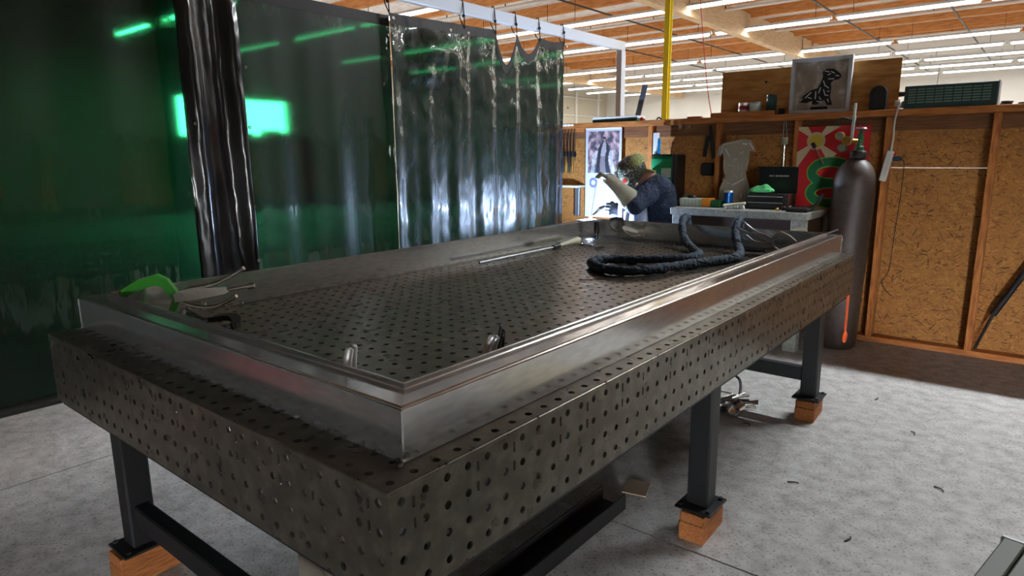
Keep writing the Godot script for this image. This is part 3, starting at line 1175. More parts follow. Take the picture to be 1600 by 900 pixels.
func hand_clamp(label: String, m: Material, xf: Transform3D) -> Node3D:
	# a short plier clamp that stands on its jaws, its two thick handles pressed together
	var o := thing("plier_clamp", label, "clamp")
	o.transform = xf
	for s in [-1.0, 1.0]:
		var b := MB.new()
		b.tube(curve([V(0, 0.036, s * 0.007), V(0.002, 0.06, s * 0.012), V(0.0, 0.10, s * 0.012), V(-0.004, 0.128, s * 0.009), V(-0.006, 0.134, s * 0.008)], 4), [0.005, 0.006, 0.007, 0.008, 0.009, 0.010, 0.0105, 0.011, 0.011, 0.011, 0.0115, 0.0115, 0.0115, 0.011, 0.010, 0.008, 0.003], 10, true, 0.75)
		obj("handle", b, m, o)
		b = MB.new()
		b.tube(curve([V(0, 0.04, -s * 0.004), V(0, 0.022, -s * 0.012), V(0, 0.003, -s * 0.004)], 4), 0.005, 8)
		obj("jaw", b, M.dark_iron, o)
	var b := MB.new()
	b.lathe(disc(0.008, 0.022, 0.002), 12, Transform3D(Basis(V(0, 0, 1), PI / 2), V(0.011, 0.038, 0)))
	obj("pivot", b, M.clamp_steel, o)
	return o


func aim(at: Vector3, fwd: Vector3, up: Vector3, size := 1.0) -> Transform3D:
	var x := fwd.normalized()
	var z := x.cross(up).normalized()
	var y := z.cross(x)
	return Transform3D(Basis(x, y, z) * size, at)


func table_things() -> void:
	var D := TOP
	locking_clamp("locking clamp with bright green jaws gripping the frame at its curtain-side corner", M.green_enamel, aim(V(0.30, D + 0.092, -1.30), V(0.66, 0.08, 0.74), V(-0.05, 1, 0), 1.08))
	locking_clamp("locking clamp lying flat with dark swivel pads next to the green-jawed clamp", M.dark_iron, aim(V(0.345, D + 0.02, -1.245), V(0.1, 0.0, -1), V(1, 0.08, 0), 1.0))
	hand_clamp("pale plier clamp with upright handles inside the short rail of the frame", M.tin, Transform3D(Basis(Vector3.UP, 2.05).scaled(Vector3.ONE * 0.98), V(0.185, D, -0.325)))
	hand_clamp("plier clamp leaning along the long rail that faces the stud wall", M.tin, Transform3D(Basis(Vector3.UP, 1.7).rotated(V(0, 0, 1), -0.35).scaled(Vector3.ONE * 0.92), V(0.415, D + 0.003, -0.18)))
	hand_clamp("dark plier clamp with thin lever, leaning beside the paler one at the long rail", M.dark_iron, Transform3D(Basis(Vector3.UP, 0.7).rotated(V(0, 0, 1), -0.55).scaled(V(0.34, 1.08, 0.34)), V(0.466, D + 0.003, -0.18)))
	hand_clamp("dark plier clamp standing in the frame corner beside the poster", M.dark_iron, Transform3D(Basis(Vector3.UP, 0.3).scaled(Vector3.ONE * 0.8), V(2.80, D, -1.372)))
	locking_clamp("locking clamp hooked on the end rail between corner clamp and cable sleeve", M.dark_iron, aim(V(2.79, D + 0.085, -1.17), V(-0.1, -0.22, 0.9), V(0.1, 1, 0.2), 0.72))
	locking_clamp("locking clamp with long bright handle in the corner by the gas cylinder", M.clamp_steel, aim(V(2.79, D + 0.078, -0.345), V(-0.05, 0.2, -0.9), V(0, 1, 0.2), 0.78))
	locking_clamp("locking clamp with dark swivel jaws low beside the blue cable sleeve", M.dark_iron, aim(V(2.74, D + 0.022, -0.34), V(0.15, 0.0, 0.9), V(-1, 0.1, 0.1), 0.7))
	locking_clamp("pale locking clamp hanging outside the end rail in front of the bench leg", M.pale_handle, aim(V(3.04, D + 0.075, -0.22), V(0.0, 0.03, 1), V(0.4, 1, 0), 0.7))
	# combination wrench
	var o := thing("wrench", "small bright wrench lying next to the pale-handled rod", "wrench", V(2.50, D + 0.009, -1.225), 1.15)
	var b := MB.new()
	b.extrude(PackedVector2Array([Vector2(-0.07, -0.007), Vector2(0.07, -0.006), Vector2(0.07, 0.006), Vector2(-0.07, 0.007)]), 0.008, Transform3D(Basis(V(1, 0, 0), -PI / 2), Vector3.ZERO))
	obj("shank", b, M.chrome, o)
	b = MB.new()
	b.lathe([Vector2(0.009, -0.007), Vector2(0.019, -0.007), Vector2(0.020, 0.0), Vector2(0.019, 0.007), Vector2(0.009, 0.007), Vector2(0.009, -0.007)], 18, Transform3D(Basis.IDENTITY, V(0.085, 0, 0)))
	obj("ring_end", b, M.chrome, o)
	b = MB.new()
	b.extrude(PackedVector2Array([Vector2(-0.062, -0.01), Vector2(-0.078, -0.022), Vector2(-0.105, -0.02), Vector2(-0.088, -0.008), Vector2(-0.088, 0.008), Vector2(-0.105, 0.02), Vector2(-0.078, 0.022), Vector2(-0.062, 0.01)]), 0.012, Transform3D(Basis(V(1, 0, 0), -PI / 2), Vector3.ZERO))
	obj("open_end", b, M.chrome, o)
	# rod with a pale grip
	o = thing("pry_rod", "long steel rod with a pale tapered handle lying along the curtain-side rail", "rod")
	b = MB.new()
	b.tube([V(1.70, D + 0.007, -1.335), V(2.30, D + 0.012, -1.335)], 0.006, 8)
	obj("shaft", b, M.galvanised, o)
	b = MB.new()
	b.tube([V(2.30, D + 0.012, -1.335), V(2.36, D + 0.016, -1.337)], 0.013, 10)
	obj("collar", b, M.black_plastic, o)
	b = MB.new()
	b.tube([V(2.36, D + 0.016, -1.337), V(2.42, D + 0.018, -1.34), V(2.58, D + 0.022, -1.36), V(2.60, D + 0.023, -1.362)], [0.009, 0.011, 0.018, 0.012], 12)
	obj("grip", b, M.pale_handle, o)
	# filler rod
	b = MB.new()
	b.tube(curve([V(1.626, D + 0.003, -0.723), V(1.82, D + 0.003, -0.580), V(2.205, D + 0.003, -0.373)], 4), 0.0018, 6)
	tag(obj("filler_rod", b, M.dark_iron), "thin straight filler rod lying on the table beside the cable sleeve", "rod")
	# cable in a cloth sleeve, looped on the table and over the end rail
	o = thing("cable_sleeve", "welding cable in a blue grey cloth sleeve looped on the table top", "cable")
	var path := curve([V(3.05, 0.60, -0.86), V(2.995, 0.80, -0.865), V(2.965, 0.955, -0.868), V(2.90, 0.962, -0.865), V(2.83, 0.93, -0.838), V(2.76, 0.875, -0.79), V(2.60, 0.842, -0.665), V(2.44, 0.842, -0.565), V(2.29, 0.842, -0.585), V(2.14, 0.842, -0.73), V(2.04, 0.842, -0.85), V(1.95, 0.842, -0.865), V(1.86, 0.842, -0.79), V(1.81, 0.842, -0.68), V(1.88, 0.842, -0.575), V(2.08, 0.842, -0.505), V(2.28, 0.842, -0.44), V(2.44, 0.842, -0.395), V(2.58, 0.846, -0.415), V(2.74, 0.868, -0.49), V(2.825, 0.915, -0.535), V(2.89, 0.962, -0.553), V(2.96, 0.958, -0.56), V(2.995, 0.80, -0.57), V(3.05, 0.60, -0.58)], 8)
	var rad := []
	for i in path.size():
		rad.append(0.0205 + 0.002 * sin(i * 1.9) + 0.0015 * sin(i * 0.77 + 1.0))
	b = MB.new()
	b.tube(path, rad, 14)
	obj("sleeve", b, M.sleeve_cloth, o)
	var tw := []
	for i in path.size():
		var d: Vector3 = (path[mini(i + 1, path.size() - 1)] - path[maxi(i - 1, 0)]).normalized()
		var s := d.cross(Vector3.UP).normalized()
		if s.length() < 0.1:
			s = V(0, 0, 1)
		var u := s.cross(d)
		tw.append(path[i] + (s * cos(i * 0.55) + u * absf(sin(i * 0.55))) * 0.0185)
	b = MB.new()
	b.tube(tw, 0.0038, 6)
	obj("wrap_fold", b, M.sleeve_cloth, o)


# ------------------------------------------------------------------ under the table and on the floor
func floor_things() -> void:
	var o := thing("steel_channel", "dark steel channel lying on the floor below the table", "channel", V(0.0, 0.0, 0.0))
	var b := MB.new()
	b.t = Transform3D(Basis(V(1, 0, 0), V(0, 1, 0), V(0, 0, 1)), V(0.95, 0.0, -0.44))
	b.box(V(0, 0.006, 0), V(1.0, 0.012, 0.11), 0.002)
	b.box(V(0, 0.034, 0.05), V(1.0, 0.056, 0.01), 0.002)
	b.box(V(0, 0.034, -0.05), V(1.0, 0.056, 0.01), 0.002)
	obj("channel", b, M.leg_steel, o)
	o = thing("scrap_plate", "flat grey offcut lying on the floor beneath the table", "offcut", V(1.615, 0.003, -0.43), 0.35)
	b = MB.new()
	b.extrude(PackedVector2Array([Vector2(-0.06, -0.045), Vector2(0.055, -0.05), Vector2(0.065, 0.04), Vector2(-0.05, 0.05)]), 0.004, Transform3D(Basis(V(1, 0, 0), -PI / 2), Vector3.ZERO))
	obj("sheet", b, M.cardboard, o)
	# pale post below the table
	o = thing("timber_post", "pale painted post standing under the short side of the table", "post", V(0.40, 0.0, -0.80))
	b = MB.new()
	b.box(V(0, 0.3, 0), V(0.09, 0.6, 0.13), 0.004)
	obj("post", b, M.weathered_post, o)
	b = MB.new()
	b.box(V(0.0, 0.012, 0), V(0.14, 0.024, 0.18), 0.003)
	obj("foot", b, M.weathered_post, o)
	# heap of clamps by the far leg
	var spots := [[V(2.66, 0.012, -0.47), V(0.75, 0.0, 0.6), V(-0.6, 0.06, 0.75)], [V(2.69, 0.034, -0.50), V(0.85, 0.03, 0.3), V(-0.3, 0.10, 0.85)], [V(2.62, 0.055, -0.455), V(0.6, 0.02, 0.7), V(-0.7, 0.12, 0.6)]]
	var words := ["locking clamp on the floor by the table leg, lowest of the heap", "locking clamp on the floor by the table leg, topmost of the heap", "locking clamp on the floor by the table leg, leaning on the heap"]
	for k in 3:
		locking_clamp(words[k], M.dark_iron if k == 0 else M.clamp_steel, aim(spots[k][0], spots[k][1], spots[k][2], 0.8))
	b = MB.new()
	b.tube(curve([V(2.62, 0.012, -0.53), V(2.78, 0.012, -0.58), V(2.93, 0.10, -0.62), V(2.96, 0.08, -0.52), V(2.86, 0.03, -0.47), V(2.75, 0.012, -0.46)], 6), 0.008, 8)
	tag(obj("cable", b, M.black_rubber), "black cable loop rising from the heap of clamps on the floor", "cable")
	b = MB.new()
	b.lathe([Vector2(0.030, -0.04), Vector2(0.034, -0.04), Vector2(0.034, 0.04), Vector2(0.030, 0.04), Vector2(0.030, -0.04)], 18, Transform3D(Basis(V(0, 0, 1), PI / 2) , V(2.62, 0.0345, -0.40)))
	tag(obj("pipe_coupling", b, M.chrome), "short bright pipe coupling lying beside the clamps on the floor", "coupling")
	# litter
	var r := RandomNumberGenerator.new()
	r.seed = 33
	var spots2 := [V(2.52, 0, -0.31), V(2.05, 0, 0.05), V(2.9, 0, 0.35), V(1.75, 0, 0.32), V(3.3, 0, 0.12), V(2.35, 0, 0.52)]
	for k in spots2.size():
		b = MB.new()
		var a := r.randf() * TAU
		var p0 := V(cos(a), 0, sin(a)) * 0.022
		b.tube(curve([-p0, V(0.006 * sin(a * 3.0), 0.003, 0.008), p0], 4), 0.0025, 5)
		var s := obj("metal_shaving", b, M.dark_iron)
		s.position = spots2[k] + V(0, 0.0028, 0)
		tag(s, "small dark curl of metal shaving on the concrete", "shaving", "shavings on the floor")
	# orange strap hanging from the table edge
	o = thing("ratchet_strap", "orange strap with a hook hanging from the table corner by the gas cylinder", "strap", V(2.965, 0.0, -0.0))
	b = MB.new()
	b.box(V(0, 0.535, 0.003), V(0.046, 0.17, 0.003), 0.0008)
	b.box(V(-0.004, 0.455, 0.004), V(0.03, 0.06, 0.004), 0.001)
	obj("webbing", b, M.orange_strap, o)
	b = MB.new()
	var ring := []
	for k in 15:
		var a := TAU * k / 14.0
		ring.append(V(-0.005 + cos(a) * 0.02, 0.408 + sin(a) * 0.022, 0.004))
	b.tube(ring, 0.008, 8, false)
	obj("hook", b, M.orange_strap, o)
	# red chest beyond the frame: the table's folded frame mirrors it
	o = thing("tool_chest", "small red tool chest standing on the floor by the welding curtain", "tool chest", V(-1.02, 0.0, -2.42))
	b = MB.new()
	b.box(V(0, 0.20, 0), V(0.34, 0.36, 0.26), 0.01)
	obj("body", b, M.chest_red, o)
	for k in 2:
		b = MB.new()
		b.box(V(0, 0.11 + k * 0.16, 0.135), V(0.30, 0.14, 0.012), 0.004)
		var dr := obj("drawer", b, M.chest_red, o)
		b = MB.new()
		b.box(V(0, 0.15 + k * 0.16, 0.147), V(0.20, 0.016, 0.02), 0.004)
		obj("pull", b, M.galvanised, dr)
	for sx in [-0.13, 0.13]:
		b = MB.new()
		b.box(V(sx, 0.012, 0), V(0.04, 0.024, 0.22), 0.003)
		obj("skid", b, M.black_rubber, o)
	# low cart at the lower right
	o = thing("flat_cart", "low olive cart with slatted deck and metal corner bracket on the bare concrete", "cart", V(1.006, 0.0, 0.625), -0.19)
	for k in 2:
		b = MB.new()
		b.box(V(0.06, 0.235, 0.028 + k * 0.056), V(1.08, 0.03, 0.052), 0.004)
		obj("slat", b, M.olive_paint, o)
	b = MB.new()
	b.box(V(0.06, 0.19, 0.012), V(1.08, 0.055, 0.012), 0.002)
	obj("side_rail", b, M.dark_iron, o)
	b = MB.new()
	b.box(V(0.612, 0.244, 0.05), V(0.014, 0.008, 0.11), 0.002)
	b.box(V(0.612, 0.215, -0.003), V(0.014, 0.06, 0.006), 0.002)
	obj("corner_bracket", b, M.white_steel, o)
	b = MB.new()
	b.box(V(0.06, 0.165, 0.30), V(1.12, 0.12, 0.37), 0.004)
	obj("deck", b, M.black_plastic, o)
	for sx in [-0.35, 0.55]:
		for sz in [0.1, 0.42]:
			b = MB.new()
			b.lathe(disc(0.05, 0.03, 0.006), 18, Transform3D(Basis(V(1, 0, 0), PI / 2), V(sx, 0.05, sz)))
			b.box(V(sx, 0.085, sz - 0.015 + 0.03), V(0.05, 0.05, 0.05), 0.004)
			obj("caster", b, M.black_rubber, o)
	b = MB.new()
	b.box(V(1.95, 0.125, 1.02), V(0.42, 0.25, 0.34), 0.006, Basis(Vector3.UP, -0.19))
	tag(obj("carton", b, M.tan_paint), "tan carton standing on the concrete beyond the olive cart", "box")


# ------------------------------------------------------------------ bench, cylinder and the things by the wall
func bench() -> void:
	var o := thing("work_bench", "grey topped work bench against the strand board wall", "bench")
	var b := MB.new()
	b.box(V(4.205, 0.915, -0.95), V(0.61, 0.05, 0.95), 0.004)
	obj("bench_top", b, M.bench_grey, o)
	b = MB.new()
	b.box(V(4.22, 0.83, -0.95), V(0.53, 0.12, 0.89), 0.003)
	obj("apron", b, M.brown_cabinet, o)
	for lx in [3.95, 4.46]:
		for lz in [-0.53, -1.37]:
			b = MB.new()
			b.box(V(lx, 0.445, lz), V(0.07, 0.89, 0.09), 0.004)
			obj("leg", b, M.bench_grey, o)
	b = MB.new()
	b.box(V(4.2, 0.25, -0.935), V(0.5, 0.02, 0.92), 0.003)
	obj("lower_shelf", b, M.brown_cabinet, o)
	b = MB.new()
	b.box(V(4.47, 0.53, -0.935), V(0.015, 0.54, 0.80), 0.002)
	obj("back_panel", b, M.brown_cabinet, o)
	o = thing("side_cabinet", "narrow brown cabinet under the green case beside the bench", "cabinet", V(4.435, 0, -1.66))
	b = MB.new()
	b.box(V(0, 0.47, 0), V(0.15, 0.94, 0.42), 0.004)
	obj("carcass", b, M.brown_cabinet, o)
	b = MB.new()
	b.box(V(-0.079, 0.47, 0), V(0.012, 0.84, 0.38), 0.003)
	var cd := obj("door", b, M.brown_cabinet, o)
	b = MB.new()
	b.box(V(-0.09, 0.6, 0.15), V(0.012, 0.09, 0.012), 0.003)
	obj("handle", b, M.galvanised, cd)
	var T := 0.94
	# soda can
	o = thing("soda_can", "blue drinks can standing in front of the steel dog plaque", "can", V(4.12, T, -1.08))
	b = MB.new()
	b.lathe([Vector2(0.0, 0.004), Vector2(0.024, 0.0), Vector2(0.033, 0.01), Vector2(0.033, 0.108)], 24)
	obj("body", b, M.soda_blue, o)
	b = MB.new()
	b.lathe([Vector2(0.033, 0.108), Vector2(0.028, 0.12), Vector2(0.027, 0.122), Vector2(0.025, 0.118), Vector2(0.0, 0.118)], 24)
	obj("lid", b, M.tin, o)
	# toolbox with its lid up
	o = thing("tool_box", "black steel tool box with its lid open on the bench", "tool box", V(4.22, T, -0.81))
	b = MB.new()
	b.box(V(0, 0.052, 0), V(0.24, 0.104, 0.26), 0.004)
	obj("body", b, M.toolbox_black, o)
	for k in 2:
		b = MB.new()
		b.box(V(-0.123, 0.028 + k * 0.042, 0), V(0.008, 0.038, 0.24), 0.002)
		var d := obj("drawer", b, M.toolbox_black, o)
		b = MB.new()
		b.box(V(-0.130, 0.045 + k * 0.042, 0), V(0.008, 0.005, 0.24), 0.001)
		obj("pull", b, M.tin, d)
	b = MB.new()
	b.box(V(0.112, 0.195, 0.005), V(0.012, 0.185, 0.275), 0.003)
	b.box(V(0.09, 0.285, 0.005), V(0.05, 0.006, 0.275), 0.002)
	obj("lid", b, M.toolbox_black, o)
	b = MB.new()
	b.box(V(0.02, 0.06, 0.134), V(0.18, 0.09, 0.006), 0.002)
	obj("side_plate", b, M.toolbox_red, o)
	var xs := [-0.05, -0.038, -0.026]
	for k in 9:
		xs.append(-0.008 + k * 0.0105)
	for k in xs.size():
		b = MB.new()
		b.box(V(0.1052, 0.222, xs[k]), V(0.001, 0.0095 if k % 3 else 0.011, 0.0078))
		obj("letter_mark", b, M.print_white, o)
	o = thing("rag", "crumpled light green rag heaped in the open tool box", "rag", V(4.16, T + 0.112, -0.855))
	var bones := [[V(0, 0.012, -0.07), V(0, 0.02, -0.035), 0.018, 0.026], [V(0, 0.02, -0.03), V(0, 0.026, 0.02), 0.02, 0.03], [V(0.01, 0.03, 0.02), V(0, 0.012, 0.075), 0.026, 0.012], [V(-0.03, 0.012, -0.05), V(-0.03, 0.012, 0.06), 0.012, 0.014]]
	obj("cloth", soft_body(bones, 0.008, 0.012), M.green_cloth, o)
	# green jerry jug, partly behind the welder
	o = thing("green_case", "tall green power supply case with black back and grey sticker", "case", V(4.42, T, -1.73))
	b = MB.new()
	b.box(V(0, 0.185, 0), V(0.16, 0.37, 0.20), 0.025)
	obj("body", b, M.jug_green, o)
	b = MB.new()
	b.box(V(0.0, 0.19, 0.115), V(0.18, 0.38, 0.035), 0.008)
	obj("end_panel", b, M.black_plastic, o)
	b = MB.new()
	b.box(V(-0.0805, 0.235, 0.045), V(0.002, 0.075, 0.085), 0.0005)
	obj("sticker", b, M.sticker_grey, o)
	b = MB.new()
	b.box(V(0, 0.376, 0.0), V(0.15, 0.012, 0.18), 0.004)
	obj("top_plate", b, M.black_plastic, o)
	b = MB.new()
	b.box(V(4.40, T + 0.382 + 0.085, -1.81), V(0.05, 0.17, 0.032), 0.002)
	tag(obj("booklet", b, M.paper_white), "small pale booklet standing upright on the green case", "booklet")
	o = thing("marker_pen", "fat blue marker standing on the green case", "marker", V(4.365, T + 0.382, -1.765))
	b = MB.new()
	b.lathe([Vector2(0, 0), Vector2(0.012, 0.001), Vector2(0.013, 0.08), Vector2(0.011, 0.083)], 14)
	obj("barrel", b, M.pen_blue, o)
	b = MB.new()
	b.lathe([Vector2(0.013, 0.083), Vector2(0.0135, 0.1), Vector2(0.011, 0.125), Vector2(0, 0.128)], 14)
	obj("cap", b, M.pen_blue, o)
	# small boxes and jars along the bench
	o = thing("parts_organizer", "clear ribbed plastic parts box on the bench beside the orange carton", "box", V(4.10, T, -1.335))
	b = MB.new()
	b.box(V(0, 0.03, 0), V(0.12, 0.06, 0.165), 0.004)
	obj("body", b, M.clear_plastic, o)
	for k in 6:
		b = MB.new()
		b.box(V(-0.061, 0.03, -0.07 + k * 0.028), V(0.004, 0.052, 0.006), 0.001)
		obj("divider", b, M.sticker_grey, o)
	b = MB.new()
	b.lathe([Vector2(0, 0), Vector2(0.03, 0.0), Vector2(0.034, 0.006), Vector2(0.026, 0.022), Vector2(0.008, 0.026), Vector2(0, 0.026)], 16, Transform3D(Basis.IDENTITY, V(4.10, T + 0.06, -1.35)))
	tag(obj("cup_brush", b, M.dark_iron), "dark round cup brush lying on the clear parts box", "brush")
	b = MB.new()
	b.box(V(4.10, T + 0.031, -1.222), V(0.10, 0.062, 0.062), 0.002)
	tag(obj("carton", b, M.orange_card), "orange carton on the bench between parts box and dark green tin", "box")
	b = MB.new()
	b.box(V(4.10, T + 0.026, -1.148), V(0.10, 0.052, 0.075), 0.006)
	tag(obj("tin", b, M.dark_green_tin), "dark green tin on the bench beside the blue can", "tin")
	b = MB.new()
	b.lathe(disc(0.036, 0.045, 0.006), 16, Transform3D(Basis.IDENTITY, V(4.33, T, -1.52)))
	tag(obj("jar_lid", b, M.black_plastic), "black round tub on the bench behind the welder's back", "tub")
	b = MB.new()
	b.lathe([Vector2(0, 0), Vector2(0.03, 0), Vector2(0.034, 0.02), Vector2(0.03, 0.05), Vector2(0.018, 0.075), Vector2(0.0, 0.08)], 14, Transform3D(Basis.IDENTITY, V(4.42, T, -1.535)))
	tag(obj("putty_tub", b, M.sticker_grey), "rounded pale tub on the bench next to the green case", "tub")
	# wire brush
	o = thing("scrub_brush", "white bristled block brush lying on the bench below the dog plaque", "brush", V(3.99, T, -0.985), 0.25)
	b = MB.new()
	b.box(V(0, 0.034, 0), V(0.05, 0.016, 0.15), 0.005, Basis(V(1, 0, 0), -0.12))
	obj("back", b, M.pale_handle, o)
	for k in 7:
		b = MB.new()
		b.tube([V(0, 0.002, -0.06 + k * 0.02), V(0, 0.028, -0.058 + k * 0.019)], [0.012, 0.008], 8)
		obj("bristle_tuft", b, M.paper_white, o)
	# black pan with a handle
	o = thing("dust_pan", "black hand pan with a raised handle on the end of the bench", "pan", V(4.02, T, -0.555))
	b = MB.new()
	b.box(V(0, 0.012, 0), V(0.15, 0.024, 0.14), 0.005)
	obj("tray", b, M.black_plastic, o)
	b = MB.new()
	b.tube(curve([V(0.02, 0.02, 0.05), V(0.05, 0.05, 0.09), V(0.07, 0.09, 0.11), V(0.08, 0.115, 0.12)], 4), 0.012, 8)
	obj("handle", b, M.black_plastic, o)
	for k in 4:
		b = MB.new()
		b.lathe(disc(0.012 + 0.004 * (k % 2), 0.018 + 0.006 * (k % 3), 0.002), 8, Transform3D(Basis.IDENTITY, V(4.02 + 0.04 * k, T, -0.70 + 0.03 * k)))
		tag(obj("fitting", b, [M.brass, M.dark_iron, M.chrome, M.dark_iron][k]), ["small brass fitting on the bench before the tool box", "dark squat fitting on the bench before the tool box", "bright nickel fitting on the bench before the tool box", "dark fitting on the bench beside the black pan"][k], "fitting")
	# sheet steel dog plaque leaning on the wall
	o = thing("dog_plaque", "cut steel plaque of a dog's head and chest leaning on the wall", "plaque", V(4.44, T, -1.155))
	o.rotation = Vector3(0, -PI / 2, 0)
	var out := PackedVector2Array([Vector2(-0.125, 0.015), Vector2(-0.11, 0.14), Vector2(-0.075, 0.215), Vector2(-0.095, 0.27), Vector2(-0.092, 0.34), Vector2(-0.10, 0.385), Vector2(-0.145, 0.36), Vector2(-0.135, 0.43), Vector2(-0.10, 0.462), Vector2(-0.02, 0.478), Vector2(0.06, 0.490), Vector2(0.11, 0.478), Vector2(0.15, 0.395), Vector2(0.105, 0.40), Vector2(0.10, 0.33), Vector2(0.075, 0.26), Vector2(0.085, 0.21), Vector2(0.115, 0.12), Vector2(0.105, 0.015)])
	b = MB.new()
	b.extrude(out, 0.006, Transform3D(Basis(V(1, 0, 0), 0.06), Vector3.ZERO))
	obj("plate", b, M.etched_steel, o)
	var back := Transform3D(Basis(V(1, 0, 0), 0.06), Vector3.ZERO)
	var strokes := [[-0.118, 0.36, -0.10, 0.44, 0.006], [-0.10, 0.45, 0.05, 0.478, 0.004], [-0.08, 0.42, -0.045, 0.36, 0.013], [-0.02, 0.335, 0.02, 0.345, 0.018], [0.05, 0.455, 0.085, 0.45, 0.012], [0.10, 0.46, 0.135, 0.41, 0.006], [0.03, 0.38, 0.06, 0.395, 0.007], [-0.06, 0.30, -0.02, 0.29, 0.004], [-0.02, 0.30, 0.0, 0.255, 0.004], [0.02, 0.30, 0.03, 0.25, 0.004], [0.05, 0.30, 0.05, 0.26, 0.004], [-0.085, 0.25, -0.06, 0.20, 0.006], [-0.07, 0.27, -0.045, 0.215, 0.004], [-0.10, 0.19, -0.02, 0.15, 0.005], [-0.02, 0.145, 0.075, 0.195, 0.012], [-0.02, 0.25, 0.02, 0.20, 0.005], [0.06, 0.25, 0.045, 0.20, 0.004], [-0.122, 0.03, -0.112, 0.13, 0.005], [0.112, 0.11, 0.104, 0.03, 0.005], [0.05, 0.05, 0.055, 0.09, 0.006], [0.0, 0.02, 0.04, 0.035, 0.005], [0.085, 0.25, 0.098, 0.33, 0.004], [-0.09, 0.28, -0.088, 0.34, 0.004]]
	for s in strokes:
		b = MB.new()
		b.t = back
		b.bar(V(s[0], s[1], 0.004), V(s[2], s[3], 0.004), s[4], 0.004, 0.0012, V(0, 0, 1))
		obj("ground_stroke", b, M.polished_steel, o)


func cylinder() -> void:
	var o := thing("gas_cylinder", "tall brown gas cylinder with regulator standing before the stud wall", "gas cylinder", V(4.265, 0.0, -0.322))
	o.rotation = V(0.03, 0, 0.0)
	var b := MB.new()
	var pr := [Vector2(0, 0.01), Vector2(0.11, 0.0), Vector2(0.126, 0.02), Vector2(0.13, 0.05), Vector2(0.13, 1.10)]
	for k in 9:
		var a := (k + 1) * PI / 2 / 9.5
		pr.append(Vector2(0.13 * cos(a) + 0.0, 1.10 + 0.19 * sin(a)))
	pr.append(Vector2(0.045, 1.292))
	b.lathe(pr, 40)
	obj("body", b, M.cylinder_brown, o)
	b = MB.new()
	b.lathe([Vector2(0.05, 1.285), Vector2(0.052, 1.29), Vector2(0.052, 1.325), Vector2(0.044, 1.335), Vector2(0.0, 1.338)], 24)
	obj("neck_ring", b, M.dark_iron, o)
	b = MB.new()
	b.lathe([Vector2(0.03, 1.335), Vector2(0.028, 1.36), Vector2(0.02, 1.365), Vector2(0.02, 1.44), Vector2(0.012, 1.445), Vector2(0.01, 1.47)], 16)
	b.tube([V(-0.02, 1.395, 0), V(-0.05, 1.395, 0)], 0.014, 10)
	obj("valve", b, M.dark_green_tin, o)
	b = MB.new()
	b.lathe([Vector2(0.0, 1.468), Vector2(0.03, 1.468), Vector2(0.036, 1.474), Vector2(0.03, 1.484), Vector2(0.0, 1.484)], 14)
	obj("hand_wheel", b, M.galvanised, o)
	b = MB.new()
	b.tube([V(-0.045, 1.395, -0.01), V(-0.09, 1.395, -0.05)], 0.016, 10)
	b.lathe(disc(0.03, 0.045, 0.004), 18, Transform3D(Basis(V(0, 0, 1), PI / 2) , V(-0.07, 1.395, -0.055)))
	obj("regulator", b, M.brass, o)
	for k in 2:
		b = MB.new()
		b.lathe(disc(0.028, 0.03, 0.004), 18, Transform3D(Basis(V(0, 0, 1), PI / 2), V(-0.08, 1.425 - k * 0.075, -0.10 + k * 0.02)))
		var g := obj("gauge", b, M.brass if k == 0 else M.dark_green_tin, o)
		b = MB.new()
		b.lathe(disc(0.023, 0.003, 0.0005), 18, Transform3D(Basis(V(0, 0, 1), PI / 2), V(-0.109, 1.425 - k * 0.075, -0.10 + k * 0.02)))
		obj("dial", b, M.gauge_face, g)
	b = MB.new()
	b.lathe([Vector2(0.009, 0), Vector2(0.010, 0.002), Vector2(0.010, 0.12), Vector2(0.012, 0.125), Vector2(0.012, 0.15), Vector2(0.008, 0.155), Vector2(0.008, 0.23), Vector2(0, 0.232)], 12, Transform3D(Basis.IDENTITY, V(-0.10, 1.40, -0.03)))
	obj("flow_tube", b, M.clear_plastic, o)
	b = MB.new()
	b.tube(curve([V(-0.10, 1.52, -0.035), V(-0.105, 1.535, -0.08), V(-0.105, 1.53, -0.115), V(-0.105, 1.49, -0.125)], 4), 0.008, 8)
	obj("hose_barb", b, M.dark_iron, o)
	# chisel hammer hung before the painted panel
	o = thing("chipping_hammer", "chipping hammer with dark head and bright shaft hung before the red panel", "hammer", V(4.44, 1.28, -0.585))
	b = MB.new()
	b.tube([V(0, 0.11, -0.035), V(0, 0.075, -0.015)], 0.014, 8)
	obj("head", b, M.black_plastic, o)
	b = MB.new()
	b.tube([V(0, 0.08, -0.018), V(0, -0.04, 0.05)], 0.006, 8)
	obj("shaft", b, M.chrome, o)
	b = MB.new()
	b.tube([V(0.0, 0.095, -0.026), V(0.05, 0.10, -0.026)], 0.004, 6)
	obj("peg", b, M.dark_iron, o)


